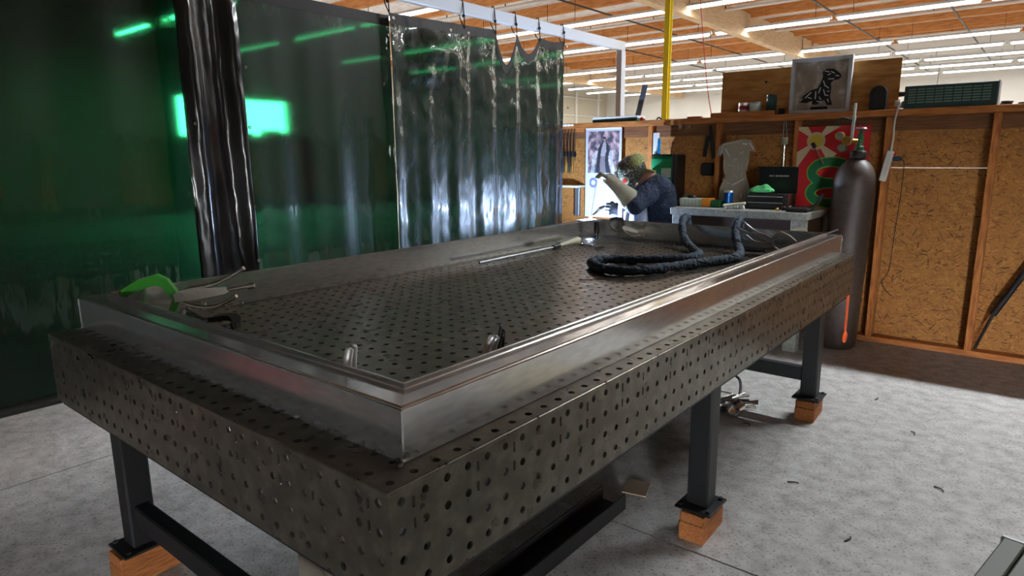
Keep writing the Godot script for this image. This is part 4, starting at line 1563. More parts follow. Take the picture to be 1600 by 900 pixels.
func painted_panel() -> void:
	# red board with a yellow sun, pale rays and a green coil
	var o := thing("painted_board", "red painted board with yellow sun, pale rays and a green coil", "board", V(4.50, 0.0, 0.0))
	var z0 := -0.735
	var z1 := -0.265
	var y0 := 0.93
	var y1 := 1.505
	var b := MB.new()
	b.box(V(0.006, (y0 + y1) * 0.5, (z0 + z1) * 0.5), V(0.012, y1 - y0, z1 - z0), 0.001)
	obj("board", b, M.panel_red, o)
	var c := Vector2(-0.612, 1.405)
	var face := Transform3D(Basis(V(0, 0, 1), V(0, 1, 0), V(-1, 0, 0)), V(-0.001, 0, 0))
	var clip := PackedVector2Array([Vector2(z0, y0), Vector2(z1, y0), Vector2(z1, y1), Vector2(z0, y1)])
	for a in [45.0, 135.0, 225.0, 315.0]:
		var d0 := Vector2.from_angle(deg_to_rad(a - 13))
		var d1 := Vector2.from_angle(deg_to_rad(a + 13))
		var ray := PackedVector2Array([c + d0 * 0.05, c + d0 * (0.30 if a < 300 else 0.17), c + d1 * (0.30 if a < 300 else 0.17), c + d1 * 0.05])
		for p in Geometry2D.intersect_polygons(ray, clip):
			b = MB.new()
			b.extrude(p, 0.002, face)
			obj("ray", b, M.panel_cream, o)
	for k in 2:
		var ring := PackedVector2Array()
		for i in 24:
			ring.append(c + Vector2.from_angle(TAU * i / 24.0) * (0.062 if k == 0 else 0.046))
		b = MB.new()
		b.extrude(ring, 0.003 + 0.002 * k, face)
		obj("sun", b, M.panel_cream if k == 0 else M.panel_yellow, o)
	# coil: two open loops swept as a flat band
	for k in 2:
		var pts := PackedVector2Array()
		for i in 40:
			var q := i / 39.0
			if q < 0.5:
				var a := lerpf(0.5, 5.0, q * 2.0)
				pts.append(Vector2(-0.50, 1.185) + Vector2(cos(a) * 0.125, sin(a) * 0.075))
			else:
				var a := lerpf(1.5, 5.4, q * 2.0 - 1.0)
				pts.append(Vector2(-0.50, 1.04) + Vector2(cos(a) * 0.125, sin(a) * 0.07))
		for p in Geometry2D.offset_polyline(pts, 0.036 if k == 0 else 0.028, Geometry2D.JOIN_ROUND, Geometry2D.END_ROUND):
			if Geometry2D.is_polygon_clockwise(p):
				continue
			b = MB.new()
			b.extrude(p, 0.002 + 0.002 * k, face)
			obj("coil", b, M.panel_lime if k == 0 else M.panel_green, o)


func wall_things() -> void:
	var W := 4.605
	# calendar poster
	var im := Image.create(192, 416, false, Image.FORMAT_RGB8)
	var nz := FastNoiseLite.new()
	nz.seed = 8
	nz.frequency = 0.02
	for y in 416:
		for x in 192:
			var c := rgb(188, 192, 206)
			if x > 12 and x < 182 and y > 10 and y < 206:
				var q := nz.get_noise_2d(x * 1.4, y)
				c = rgb(70, 66, 76).lerp(rgb(196, 160, 158), clampf(0.5 + q * 1.3, 0, 1))
				var cx := 98.0 + 5.0 * sin(y * 0.03)
				var dx := absf(x - cx) + 4.0 * nz.get_noise_2d(x * 4.0, y * 4.0)
				var w := 13.0 if y < 66 else 17.0 + (y - 66) * 0.17 + 9.0 * exp(-pow((y - 96) / 26.0, 2.0))
				if y > 36 and dx < w * sqrt(clampf((y - 36) / 22.0, 0, 1)):
					c = rgb(38, 42, 50)
					if dx < w * 0.42 and y > 62:
						c = rgb(150, 140, 142) if y < 128 else rgb(112, 104, 108)
					elif dx < 6 and y > 46:
						c = rgb(150, 118, 108)
				elif y > 100 and absf(dx - 40.0 - (y - 100) * 0.16) < 10:
					c = c.lerp(rgb(190, 204, 196), 0.55)
			elif y > 225 and y < 280 and x > 22 and x < 66 and absf(Vector2(x - 44, y - 252).length() - 18) < 6:
				c = rgb(104, 112, 160)
			elif y > 270 and y < 345 and y % 12 < 3 and x > 30 and x < 168 and nz.get_noise_2d(x * 9.0, y * 3.0) > -0.2:
				c = rgb(150, 154, 176) if y != 342 else rgb(196, 60, 60)
			im.set_pixel(x, y, c)
	var pm := mat("poster_print", Color.WHITE, 0.5)
	pm.albedo_texture = ImageTexture.create_from_image(im)
	var o := thing("calendar_poster", "tall calendar poster with a robed figure in clouds over a printed table", "poster")
	var b := MB.new()
	var F := 4.508
	var pa := V(F, 1.545, -2.555)
	var pb := V(F, 1.545, -2.195)
	var pc := V(F, 0.775, -2.195)
	var pd := V(F, 0.775, -2.555)
	b.quad(pa, pb, pc, pd, V(-1, 0, 0))
	for p in b.v:
		b.uv.append(Vector2((p.z + 2.555) / 0.36, (1.545 - p.y) / 0.77))
	obj("print", b, pm, o)
	b = MB.new()
	b.box(V(F + 0.003, 1.16, -2.375), V(0.003, 0.775, 0.364))
	obj("backing", b, M.paper_white, o)
	b = MB.new()
	b.box(V(F - 0.001, 1.548, -2.375), V(0.008, 0.012, 0.364), 0.002)
	obj("top_strip", b, M.paper_white, o)
	b = MB.new()
	b.tube(curve([V(F - 0.004, 1.552, -2.395), V(F - 0.012, 1.566, -2.375), V(F - 0.004, 1.552, -2.355)], 4), 0.0025, 6)
	obj("hanging_loop", b, M.dark_iron, o)
	# hanging strap with block
	o = thing("hanging_strap", "black doubled strap hanging from the cap shelf", "strap", V(W - 0.03, 0, 0))
	b = MB.new()
	b.bar(V(0, 1.545, -1.435), V(0, 1.30, -1.468), 0.03, 0.004, 0.001, V(1, 0, 0))
	b.bar(V(-0.004, 1.545, -1.43), V(-0.004, 1.285, -1.392), 0.03, 0.004, 0.001, V(1, 0, 0))
	obj("webbing", b, M.black_rubber, o)
	b = MB.new()
	b.box(V(W - 0.04, 1.20, -1.43), V(0.05, 0.10, 0.10), 0.01)
	tag(obj("padded_block", b, M.black_rubber), "black padded block fixed to the stud below the strap", "block")
	# pipe clamp hung on a wire
	o = thing("pipe_clamp", "bright steel pipe with a pale coupling hung from a wire loop", "pipe", V(W - 0.06, 0, -0.842))
	b = MB.new()
	b.tube([V(0, 1.55, -0.012), V(0, 1.425, -0.016)], 0.004, 6)
	b.tube([V(0, 1.55, 0.0), V(0, 1.425, 0.016)], 0.004, 6)
	obj("wire_loop", b, M.galvanised, o)
	b = MB.new()
	b.lathe(disc(0.022, 0.05, 0.004), 16, Transform3D(Basis.IDENTITY, V(0, 1.385, 0)))
	obj("coupling", b, M.sticker_grey, o)
	b = MB.new()
	b.tube([V(0, 1.385, 0), V(0, 1.05, 0.002)], 0.011, 12)
	obj("pipe", b, M.chrome, o)
	# rack of bar clamps beside the curtain
	o = thing("clamp_rack", "timber rail with pegs for the hanging clamps beside the curtain", "rack", V(W - 0.02, 0, 0))
	b = MB.new()
	b.box(V(-0.01, 1.55, -2.76), V(0.04, 0.05, 0.30), 0.003)
	obj("rail", b, M.lumber_long, o)
	b = MB.new()
	b.box(V(-0.06, 1.04, -2.74), V(0.16, 0.02, 0.26), 0.003)
	obj("shelf", b, M.pale_handle, o)
	for k in 6:
		var z := -2.86 + k * 0.034
		o = thing("bar_clamp", ["bar clamp with a green grip hanging next to the curtain", "bar clamp with a slim bright bar, beside the green gripped one", "bar clamp in the middle of the rack, black gripped", "bar clamp in the rack with a worn bright bar", "bar clamp with bent bright handle near the poster", "bar clamp at the poster end of the rack"][k], "clamp", V(W - 0.072, 0, z))
		b = MB.new()
		b.box(V(0, 1.43, 0), V(0.016, 0.32, 0.006), 0.001)
		obj("bar", b, M.clamp_steel, o)
		b = MB.new()
		b.box(V(-0.03, 1.585, 0), V(0.09, 0.018, 0.016), 0.003)
		obj("fixed_head", b, M.paper_white, o)
		b = MB.new()
		b.box(V(-0.02, 1.33, 0), V(0.07, 0.05, 0.02), 0.004)
		obj("sliding_head", b, M.black_plastic, o)
		b = MB.new()
		b.lathe([Vector2(0, 1.16), Vector2(0.011, 1.165), Vector2(0.013, 1.24), Vector2(0.009, 1.30), Vector2(0.006, 1.33)], 10, Transform3D(Basis.IDENTITY, V(-0.04, 0, 0)))
		obj("grip", b, M.jug_green if k == 0 else (M.brass if k % 2 else M.black_plastic), o)
	b = MB.new()
	b.box(V(W - 0.06, 0.90, -2.66), V(0.03, 0.26, 0.045), 0.003)
	tag(obj("spirit_level", b, M.galvanised), "short grey level standing below the clamp rack", "level")
	# power strip, plug and cords
	o = thing("power_strip", "beige power strip hanging beside the stud on its white cable", "power strip", V(4.505, 0, 0))
	b = MB.new()
	b.bar(V(0, 1.33, -0.135), V(0, 1.13, -0.172), 0.045, 0.03, 0.006, V(1, 0, 0))
	obj("housing", b, M.cable_white, o)
	b = MB.new()
	b.box(V(-0.005, 1.305, -0.108), V(0.02, 0.016, 0.02), 0.003)
	obj("switch", b, M.switch_red, o)
	b = MB.new()
	b.tube(curve([V(0.02, 1.66, -0.12), V(-0.03, 1.64, -0.105), V(-0.03, 1.585, -0.118), V(-0.012, 1.50, -0.13), V(-0.006, 1.42, -0.128), V(0, 1.33, -0.135)], 6), 0.006, 8)
	obj("cable", b, M.cable_white, o)
	o = thing("plug", "dark blue plug with a thin black cord on the power strip", "plug", V(4.50, 0, 0))
	b = MB.new()
	b.box(V(0, 1.278, -0.094), V(0.04, 0.03, 0.05), 0.006)
	obj("body", b, M.plug_blue, o)
	b = MB.new()
	b.tube(curve([V(0, 1.275, -0.07), V(0.03, 1.24, -0.055), V(0.06, 1.05, -0.06), V(0.07, 0.75, -0.075), V(0.07, 0.52, -0.085), V(0.06, 0.42, -0.12), V(0.06, 0.335, -0.05)], 6), 0.003, 6)
	obj("cord", b, M.black_rubber, o)
	# pole leaning in the next bay
	o = thing("jack_pole", "black two-stage pole leaning in the stud bay", "pole", V(4.55, 0, 0))
	b = MB.new()
	b.tube([V(0, 0.05, 0.458), V(0, 0.30, 0.535)], 0.009, 10)
	obj("lower_rod", b, M.dark_iron, o)
	b = MB.new()
	b.tube([V(0, 0.29, 0.532), V(0, 0.95, 0.83)], 0.019, 12)
	obj("upper_tube", b, M.black_plastic, o)


func shelf_things() -> void:
	var S := 1.60
	# plywood propped on the shelf
	var o := thing("plywood_sheet", "honey coloured plywood sheet propped on the cap shelf", "plywood", V(4.655, S, -0.765))
	var b := MB.new()
	b.box(V(0, 0.172, 0), V(0.012, 0.344, 1.235), 0.001)
	obj("sheet", b, M.plywood, o)
	b = MB.new()
	b.lathe(disc(0.009, 0.002), 10, Transform3D(Basis(V(0, 0, 1), PI / 2), V(-0.006, 0.25, 0.275 - 0.55)))
	obj("knot_hole", b, M.ink_black, o)
	# framed dog stencil
	o = thing("framed_stencil", "white framed stencil of a black and white seated dog", "picture", V(4.585, S, -0.635))
	o.rotation = Vector3(0, -PI / 2 + 0.05, 0)
	var w := 0.40
	var h := 0.385
	for k in 4:
		b = MB.new()
		match k:
			0: b.box(V(0, 0.0125, 0), V(w, 0.025, 0.045), 0.002)
			1: b.box(V(0, h - 0.0125, 0), V(w, 0.025, 0.045), 0.002)
			2: b.box(V(-w / 2 + 0.0125, h / 2, 0), V(0.025, h - 0.05, 0.045), 0.002)
			3: b.box(V(w / 2 - 0.0125, h / 2, 0), V(0.025, h - 0.05, 0.045), 0.002)
		obj("frame_rail", b, M.frame_silver, o)
	b = MB.new()
	b.box(V(0, h / 2, -0.015), V(w - 0.04, h - 0.04, 0.006))
	obj("backing", b, M.picture_grey, o)
	var dog := PackedVector2Array([Vector2(-0.145, 0.085), Vector2(-0.11, 0.13), Vector2(-0.06, 0.165), Vector2(-0.02, 0.175), Vector2(0.0, 0.215), Vector2(0.01, 0.255), Vector2(0.005, 0.285), Vector2(0.03, 0.305), Vector2(0.075, 0.302), Vector2(0.10, 0.285), Vector2(0.125, 0.262), Vector2(0.13, 0.245), Vector2(0.115, 0.228), Vector2(0.08, 0.222), Vector2(0.065, 0.205), Vector2(0.07, 0.165), Vector2(0.065, 0.11), Vector2(0.085, 0.055), Vector2(0.05, 0.055), Vector2(0.03, 0.095), Vector2(-0.02, 0.06), Vector2(-0.05, 0.065), Vector2(-0.05, 0.09), Vector2(-0.09, 0.075)])
	b = MB.new()
	b.extrude(dog, 0.003, Transform3D(Basis.IDENTITY, V(0, 0, -0.0105)))
	obj("silhouette", b, M.ink_black, o)
	var marks := [[0.02, 0.29, 0.05, 0.282], [0.06, 0.285, 0.085, 0.27], [0.04, 0.262, 0.06, 0.27], [0.09, 0.255, 0.115, 0.25], [0.045, 0.235, 0.085, 0.232], [0.015, 0.225, 0.03, 0.185], [0.0, 0.18, -0.01, 0.14], [0.03, 0.19, 0.055, 0.17], [0.02, 0.165, 0.035, 0.12], [0.045, 0.15, 0.06, 0.15], [0.04, 0.125, 0.055, 0.12], [-0.03, 0.155, -0.03, 0.10], [-0.06, 0.15, -0.10, 0.11], [-0.08, 0.115, -0.055, 0.105], [-0.005, 0.115, 0.01, 0.09], [-0.115, 0.11, -0.135, 0.09], [0.05, 0.10, 0.06, 0.075], [-0.02, 0.085, 0.02, 0.075]]
	for m in marks:
		b = MB.new()
		b.bar(V(m[0], m[1], -0.0085), V(m[2], m[3], -0.0085), 0.006, 0.002, 0.0, V(0, 0, 1))
		obj("white_stroke", b, M.paper_white, o)
	b = MB.new()
	b.box(V(0.0, 0.036, -0.004), V(0.11, 0.02, 0.02), 0.002)
	obj("name_plate", b, M.ink_black, o)
	# board with cups
	b = MB.new()
	b.box(V(4.56, S + 0.016, -1.16), V(0.12, 0.032, 0.49), 0.002)
	tag(obj("shelf_board", b, M.lumber_long), "short loose board lying on the cap shelf under the mug", "board")
	var B := S + 0.032
	o = thing("mug", "white mug with a dark and red band on the loose board", "mug", V(4.55, B, -1.168))
	b = MB.new()
	b.lathe([Vector2(0, 0), Vector2(0.034, 0), Vector2(0.036, 0.004), Vector2(0.036, 0.066), Vector2(0.033, 0.066), Vector2(0.032, 0.01), Vector2(0, 0.01)], 24)
	obj("cup", b, M.mug_white, o)
	for k in 3:
		b = MB.new()
		b.lathe([Vector2(0.0362, 0.012 + k * 0.012), Vector2(0.0366, 0.012 + k * 0.012), Vector2(0.0366, 0.024 + k * 0.012), Vector2(0.0362, 0.024 + k * 0.012)], 24)
		obj("band", b, M.ink_black if k == 1 else M.mug_red, o)
	o = thing("glass_jar", "low clear jar of small hardware between the mug and dark canister", "jar", V(4.55, B, -1.075))
	b = MB.new()
	b.lathe([Vector2(0, 0), Vector2(0.044, 0), Vector2(0.046, 0.005), Vector2(0.046, 0.05), Vector2(0.042, 0.056), Vector2(0, 0.056)], 20)
	obj("jar", b, M.clear_plastic, o)
	b = MB.new()
	b.lathe(disc(0.044, 0.01, 0.002), 20, Transform3D(Basis.IDENTITY, V(0, 0.056, 0)))
	obj("lid", b, M.galvanised, o)
	o = thing("canister", "dark slate canister standing on the end of the loose board", "canister", V(4.55, B, -0.958))
	b = MB.new()
	b.lathe([Vector2(0, 0), Vector2(0.034, 0), Vector2(0.036, 0.004), Vector2(0.036, 0.105), Vector2(0.033, 0.108), Vector2(0, 0.108)], 24)
	obj("body", b, M.cooler_green, o)
	b = MB.new()
	b.lathe(disc(0.037, 0.008, 0.002), 24, Transform3D(Basis.IDENTITY, V(0, 0.106, 0)))
	obj("lid", b, M.black_plastic, o)
	b = MB.new()
	b.box(V(4.55, S + 0.022, -0.882), V(0.04, 0.044, 0.04), 0.005)
	tag(obj("small_box", b, M.black_plastic), "small black box squeezed between the loose board and white picture frame", "box")
	# black rounded speaker
	o = thing("speaker", "glossy black arched speaker standing before the plywood sheet", "speaker", V(4.56, S, -0.25))
	b = MB.new()
	var arch := PackedVector2Array([Vector2(-0.047, 0.0), Vector2(0.047, 0.0), Vector2(0.05, 0.02), Vector2(0.05, 0.11)])
	for k in 9:
		var a := PI * (k + 1) / 10.0
		arch.append(Vector2(cos(a) * 0.05, 0.11 + sin(a) * 0.05))
	arch.append_array([Vector2(-0.05, 0.11), Vector2(-0.05, 0.02)])
	b.extrude(arch, 0.07, Transform3D(Basis(Vector3.UP, -PI / 2), Vector3.ZERO), 0.0)
	obj("case", b, M.black_plastic, o)
	b = MB.new()
	b.extrude(Geometry2D.offset_polygon(arch, -0.012)[0], 0.006, Transform3D(Basis(Vector3.UP, -PI / 2), V(-0.036, 0.0, 0)))
	obj("grille", b, M.black_rubber, o)
	# green slotted case
	o = thing("radio_heater", "long dark green case with slotted front lying on the cap shelf", "case", V(4.60, S, 0.155))
	o.rotation = Vector3(0, -PI / 2, 0)
	b = MB.new()
	b.box(V(0, 0.072, 0), V(0.50, 0.144, 0.15), 0.003)
	obj("body", b, M.cooler_green, o)
	for i in 9:
		for j in 6:
			b = MB.new()
			b.box(V(-0.205 + i * 0.05, 0.038 + j * 0.0165, 0.076), V(0.044, 0.009, 0.004), 0.001)
			obj("slat", b, M.cooler_slot, o)
	for k in 4:
		b = MB.new()
		b.lathe(disc(0.004, 0.004, 0.001), 10, Transform3D(Basis(V(1, 0, 0), PI / 2), V(-0.240, 0.035 + k * 0.018 + (0.018 if k > 1 else 0.0), 0.075)))
		obj("indicator", b, M.mug_red, o)
	b = MB.new()
	b.box(V(0.252, 0.075, 0), V(0.008, 0.15, 0.16), 0.002)
	obj("end_cap", b, M.galvanised, o)
	b = MB.new()
	b.tube([V(0.0 - 0.085, 0.144, -0.02), V(-0.08, 0.28, -0.02)], 0.0016, 6)
	obj("antenna", b, M.dark_iron, o)
	b = MB.new()
	b.tube([V(-0.25, 0.10, 0.02), V(-0.29, 0.10, 0.02)], [0.014, 0.018], 12)
	obj("knob", b, M.dark_iron, o)
	o = thing("cable_coil", "white coiled cable heaped at the end of the slotted case", "cable", V(4.56, S, -0.125))
	b = MB.new()
	var loop := []
	for k in 40:
		var a := k * 0.6
		loop.append(V(cos(a) * 0.02, 0.012 + k * 0.001 + 0.004 * sin(a * 2.0), sin(a) * 0.022))
	b.tube(loop, 0.006, 8)
	obj("loop", b, M.cable_white, o)
	for k in 3:
		b = MB.new()
		b.lathe(disc(0.032, 0.012, 0.003), 18, Transform3D(Basis.IDENTITY, V(4.56, S + (0.012 if k == 1 else 0.0), 0.452 + (0.09 if k == 2 else 0.004 * k))))
		tag(obj("cutting_disc", b, M.black_plastic), ["black disc lying at the grey end of the slotted case", "black disc stacked on another beside the slotted case", "single black disc lying farther along the cap shelf"][k], "disc")
	# things at the curtain end of the shelf
	for k in 2:
		b = MB.new()
		b.box(V(4.60, S + 0.012 + k * 0.022, -2.28), V(0.15, 0.02, 0.44), 0.002, Basis(Vector3.UP, 0.02 * k))
		tag(obj("flat_carton", b, M.green_box if k == 0 else M.paper_white), ["flat green carton on the cap shelf above the poster", "flat white carton lying on the green carton"][k], "box")
	b = MB.new()
	b.lathe([Vector2(0, 0), Vector2(0.014, 0.002), Vector2(0.018, 0.016), Vector2(0.012, 0.028), Vector2(0, 0.03)], 14, Transform3D(Basis.IDENTITY, V(4.54, S, -2.02)))
	tag(obj("red_ball", b, M.red_cap), "round red ball at the end of the flat green carton", "ball")
	o = thing("angle_offcut", "grey steel angle offcut standing up behind the flat cartons", "offcut", V(4.655, S, -2.135))
	b = MB.new()
	b.bar(V(0, 0.0, 0.0), V(0, 0.30, 0.075), 0.05, 0.008, 0.001, V(1, 0, 0))
	b.bar(V(0.02, 0.0, -0.025), V(0.02, 0.24, 0.04), 0.008, 0.04, 0.001, V(1, 0, 0))
	obj("angle", b, M.galvanised, o)
	b = MB.new()
	b.box(V(4.57, S + 0.008, -1.565), V(0.05, 0.016, 0.11), 0.003)
	tag(obj("red_file", b, M.red_cap), "flat red case lying alone on the cap shelf", "case")
	b = MB.new()
	b.tube(curve([V(4.57, S + 0.006, -1.90), V(4.57, S + 0.022, -1.88), V(4.57, S + 0.006, -1.855)], 4), 0.006, 8)
	tag(obj("hose_fitting", b, M.black_rubber), "small black bent fitting on the bare cap shelf", "fitting")


func behind_wall() -> void:
	var o := thing("column", "yellow steel column rising behind the stud partition", "column", V(6.1, 0, -2.58))
	var b := MB.new()
	b.box(V(0, 2.1, 0), V(0.06, 4.2, 0.01), 0.002)
	b.box(V(-0.03, 2.1, 0), V(0.01, 4.2, 0.06), 0.002)
	b.box(V(0.03, 2.1, 0), V(0.01, 4.2, 0.06), 0.002)
	obj("shaft", b, M.yellow_paint, o)
	b = MB.new()
	b.box(V(0, 0.01, 0), V(0.22, 0.02, 0.22), 0.003)
	obj("base_plate", b, M.yellow_paint, o)
	b = MB.new()
	b.tube(curve([V(4.78, 4.2, -1.75), V(4.77, 3.2, -1.72), V(4.76, 2.5, -1.64), V(4.74, 1.9, -1.55), V(4.66, 1.612, -1.46)], 6), 0.004, 6)
	tag(obj("air_line", b, M.red_cord), "thin red line hanging from the ceiling to the cap shelf", "cord")
	# white pipes with hangers below the joists, black rods along the shop
	for k in 6:
		var x: float = 10.0 + k * 3.1
		o = thing("sprinkler_pipe", "white pipe on short hangers along the joists, %s counted from the partition" % ["first", "second", "third", "fourth", "fifth", "sixth"][k], "pipe", V(x, 4.16, -5.0), 0.0, "white pipes below the joists")
		b = MB.new()
		b.tube([V(0, 0, -11.5), V(0, 0, 9.0)], 0.03, 8)
		obj("pipe", b, M.white_paint, o)
		for h in 13:
			b = MB.new()
			b.bar(V(0, -0.03, -11.0 + h * 1.6), V(0, 0.28, -11.0 + h * 1.6), 0.015, 0.015)
			obj("hanger", b, M.dark_iron, o)
	var cz := [-1.2, -3.1, -6.6, -8.6]
	for z in cz:
		b = MB.new()
		b.tube([V(6.0, 4.08, z), V(27.0, 4.08, z)], 0.018, 8)
		tag(obj("conduit", b, M.dark_iron), "dark conduit below the joists, running %s" % ["above the gas cylinder side of the shop", "next to the yellow column", "beyond the laminated beam", "farthest toward the beige wall"][cz.find(z)], "conduit", "dark conduits below the joists")


# ------------------------------------------------------------------ the welder
func welder() -> void:
	var o := thing("person", "person in a navy jacket, patterned welding helmet and grey gauntlets, bent over a workpiece", "person")
	var head := V(4.035, 1.185, -1.825)
	var neck := V(4.125, 1.135, -1.715)
	var chest := V(4.145, 1.02, -1.665)
	var belly := V(4.16, 0.82, -1.60)
	var pelvis := V(4.15, 0.60, -1.54)
	var shN := V(4.005, 1.085, -1.575)
	var elN := V(3.80, 0.955, -1.665)
	var wrN := V(3.765, 1.085, -1.80)
	var haN := V(3.725, 1.19, -1.905)
	var shF := V(4.27, 1.085, -1.785)
	var elF := V(4.15, 0.885, -1.93)
	var wrF := V(3.99, 0.90, -1.945)
	var haF := V(3.905, 0.905, -1.975)
	var hipN := V(4.05, 0.59, -1.48)
	var hipF := V(4.23, 0.585, -1.57)
	var knN := V(3.78, 0.55, -1.73)
	var knF := V(4.03, 0.55, -1.905)
	var anN := V(3.80, 0.11, -1.66)
	var anF := V(4.03, 0.11, -1.80)
	# body
	var bones := [[head, head + V(0.0, 0.01, 0.0), 0.075, 0.075], [head, neck, 0.05, 0.055], [neck, chest, 0.06, 0.12], [chest, belly, 0.125, 0.12], [belly, pelvis, 0.12, 0.125],
		[shN, elN, 0.05, 0.04], [elN, wrN, 0.04, 0.028], [wrN, wrN.lerp(haN, 0.4), 0.028, 0.026], [shF, elF, 0.05, 0.04], [elF, wrF, 0.04, 0.028], [wrF, wrF.lerp(haF, 0.4), 0.028, 0.026], [chest, shN, 0.09, 0.055], [chest, shF, 0.09, 0.055],
		[hipN, knN, 0.075, 0.052], [knN, anN, 0.05, 0.035], [hipF, knF, 0.075, 0.052], [knF, anF, 0.05, 0.035], [pelvis, hipN, 0.11, 0.08], [pelvis, hipF, 0.11, 0.08]]
	obj("body", soft_body(bones, 0.018, 0.04), M.skin, o)
	# jacket with folded cloth
	var jb := [[neck + V(0.01, -0.02, 0.01), chest, 0.075, 0.14], [chest, belly, 0.145, 0.138], [belly, belly.lerp(pelvis, 0.75), 0.138, 0.145], [chest, shN, 0.11, 0.085], [chest, shF, 0.11, 0.085],
		[shN, shN.lerp(elN, 0.5), 0.08, 0.072], [shN.lerp(elN, 0.5), elN, 0.075, 0.07], [elN, elN.lerp(wrN, 0.6), 0.07, 0.058], [shF, elF, 0.08, 0.068], [elF, elF.lerp(wrF, 0.85), 0.068, 0.05]]
	# creases: thin ridges across the sleeve and the back
	for k in 4:
		var s := 0.2 + k * 0.2
		var c := shN.lerp(elN, s)
		jb.append([c + V(-0.03, 0.06, -0.02), c + V(-0.055, -0.02, 0.03), 0.016, 0.012])
	for k in 4:
		var c := chest.lerp(belly, 0.15 + k * 0.25)
		jb.append([c + V(-0.11, 0.04, 0.06), c + V(-0.02, -0.03, 0.14), 0.016, 0.02])
	obj("jacket", soft_body(jb, 0.012, 0.022), M.navy_cotton, o)
	var tb := [[pelvis + V(0, -0.02, 0), hipN, 0.14, 0.105], [pelvis + V(0, -0.02, 0), hipF, 0.14, 0.105], [hipN, knN, 0.1, 0.075], [hipF, knF, 0.1, 0.075], [knN, anN + V(0, 0.04, 0), 0.075, 0.06], [knF, anF + V(0, 0.04, 0), 0.075, 0.06]]
	obj("trousers", soft_body(tb, 0.016, 0.04), M.denim, o)
	for f in 2:
		var an: Vector3 = anN if f == 0 else anF
		var toe := an + V(-0.11, -0.05, -0.12)
		obj("boot", soft_body([[an + V(0.01, 0.03, 0.01), an + V(0.02, -0.06, 0.02), 0.055, 0.048], [an + V(0, -0.06, 0), toe + V(0, -0.01, 0), 0.048, 0.045]], 0.012, 0.03), M.boot_leather, o)
	# gauntlet of the raised hand: cuff, palm, thumb and fingers curled round the rod
	var fw := (haN - wrN).normalized()
	var sd := V(0.55, 0.15, -0.6).normalized()
	sd = (sd - fw * sd.dot(fw)).normalized()
	var up := sd.cross(fw)
	var cuff0 := elN.lerp(wrN, 0.38)
	var gb := [[cuff0, wrN, 0.082, 0.055], [wrN, wrN + fw * 0.07, 0.056, 0.054]]
	for k in 4:
		var root := wrN + fw * 0.095 + sd * (-0.042 + k * 0.028)
		gb.append([wrN + fw * 0.04 + sd * (-0.024 + k * 0.016), root, 0.032, 0.021])
		var mid: Vector3 = root + fw * [0.044, 0.054, 0.05, 0.036][k] - up * 0.012
		var tip: Vector3 = mid + fw * 0.006 - up * [0.034, 0.04, 0.036, 0.028][k]
		gb.append([root, mid, 0.0175, 0.016])
		gb.append([mid, tip, 0.016, 0.014])
	var tr := wrN + fw * 0.02 + sd * 0.045
	gb.append([wrN + fw * 0.01 + sd * 0.02, tr, 0.024, 0.019])
	gb.append([tr, tr + fw * 0.06 + sd * 0.016 - up * 0.03, 0.02, 0.016])
	obj("gauntlet", soft_body(gb, 0.006, 0.008), M.glove_leather, o)
	# darker glove of the torch hand
	fw = (haF - wrF).normalized()
	sd = V(0.1, 1, 0.1)
	sd = (sd - fw * sd.dot(fw)).normalized()
	up = sd.cross(fw)
	gb = [[elF.lerp(wrF, 0.6), wrF, 0.058, 0.042], [wrF, wrF + fw * 0.05, 0.04, 0.038]]
	for k in 4:
		var root := wrF + fw * 0.075 + sd * (-0.033 + k * 0.022)
		gb.append([wrF + fw * 0.03 + sd * (-0.018 + k * 0.012), root, 0.024, 0.016])
		var mid: Vector3 = root + fw * [0.024, 0.03, 0.028, 0.02][k] + up * 0.018
		gb.append([root, mid, 0.0135, 0.0125])
		gb.append([mid, mid - fw * 0.012 + up * 0.03, 0.0125, 0.011])
	tr = wrF + fw * 0.03 + sd * 0.042
	gb.append([wrF + fw * 0.01 + sd * 0.02, tr, 0.022, 0.018])
	gb.append([tr, tr + fw * 0.04 + up * 0.03, 0.017, 0.013])
	obj("glove", soft_body(gb, 0.006, 0.008), M.black_glove, o)
	# helmet: a faceted shell over the face with a lens window
	var face := V(-0.60, -0.28, -0.75).normalized()
	var cr := Vector3.UP.cross(face).normalized()
	var hu := face.cross(cr)
	var hb := [[head + hu * 0.025 - face * 0.01, head + hu * 0.02 + face * 0.02, 0.106, 0.10], [head + face * 0.04 + hu * 0.02 + cr * 0.03, head + face * 0.055 - hu * 0.07 + cr * 0.025, 0.072, 0.06], [head + face * 0.04 + hu * 0.02 - cr * 0.03, head + face * 0.055 - hu * 0.07 - cr * 0.025, 0.072, 0.06], [head + face * 0.055 - hu * 0.06, head + face * 0.07 - hu * 0.115, 0.06, 0.042]]
	var hm := obj("helmet", soft_body(hb, 0.009, 0.03), M.helmet_print, o)
	var b := MB.new()
	b.box(head + face * 0.118 + hu * 0.012, V(0.10, 0.05, 0.02), 0.004, Basis(cr, hu, face))
	obj("lens", b, M.black_plastic, hm)
	var badge := (cr * 1.0 + face * 0.35).normalized()
	for k in 2:
		b = MB.new()
		b.lathe(disc(0.034 if k == 0 else 0.017, 0.006, 0.002), 18, Transform3D(Basis(Quaternion(Vector3.UP, badge * (1.0 if badge.dot(V(-0.76, 0.2, 0.62)) > 0 else -1.0))), head + face * 0.05 - hu * 0.04 + badge * (1.0 if badge.dot(V(-0.76, 0.2, 0.62)) > 0 else -1.0) * (0.094 + 0.004 * k)))
		obj("sticker", b, M.sticker_grey if k == 0 else M.switch_red, hm)
	# cap under the helmet, its bill turned to the neck
	b = MB.new()
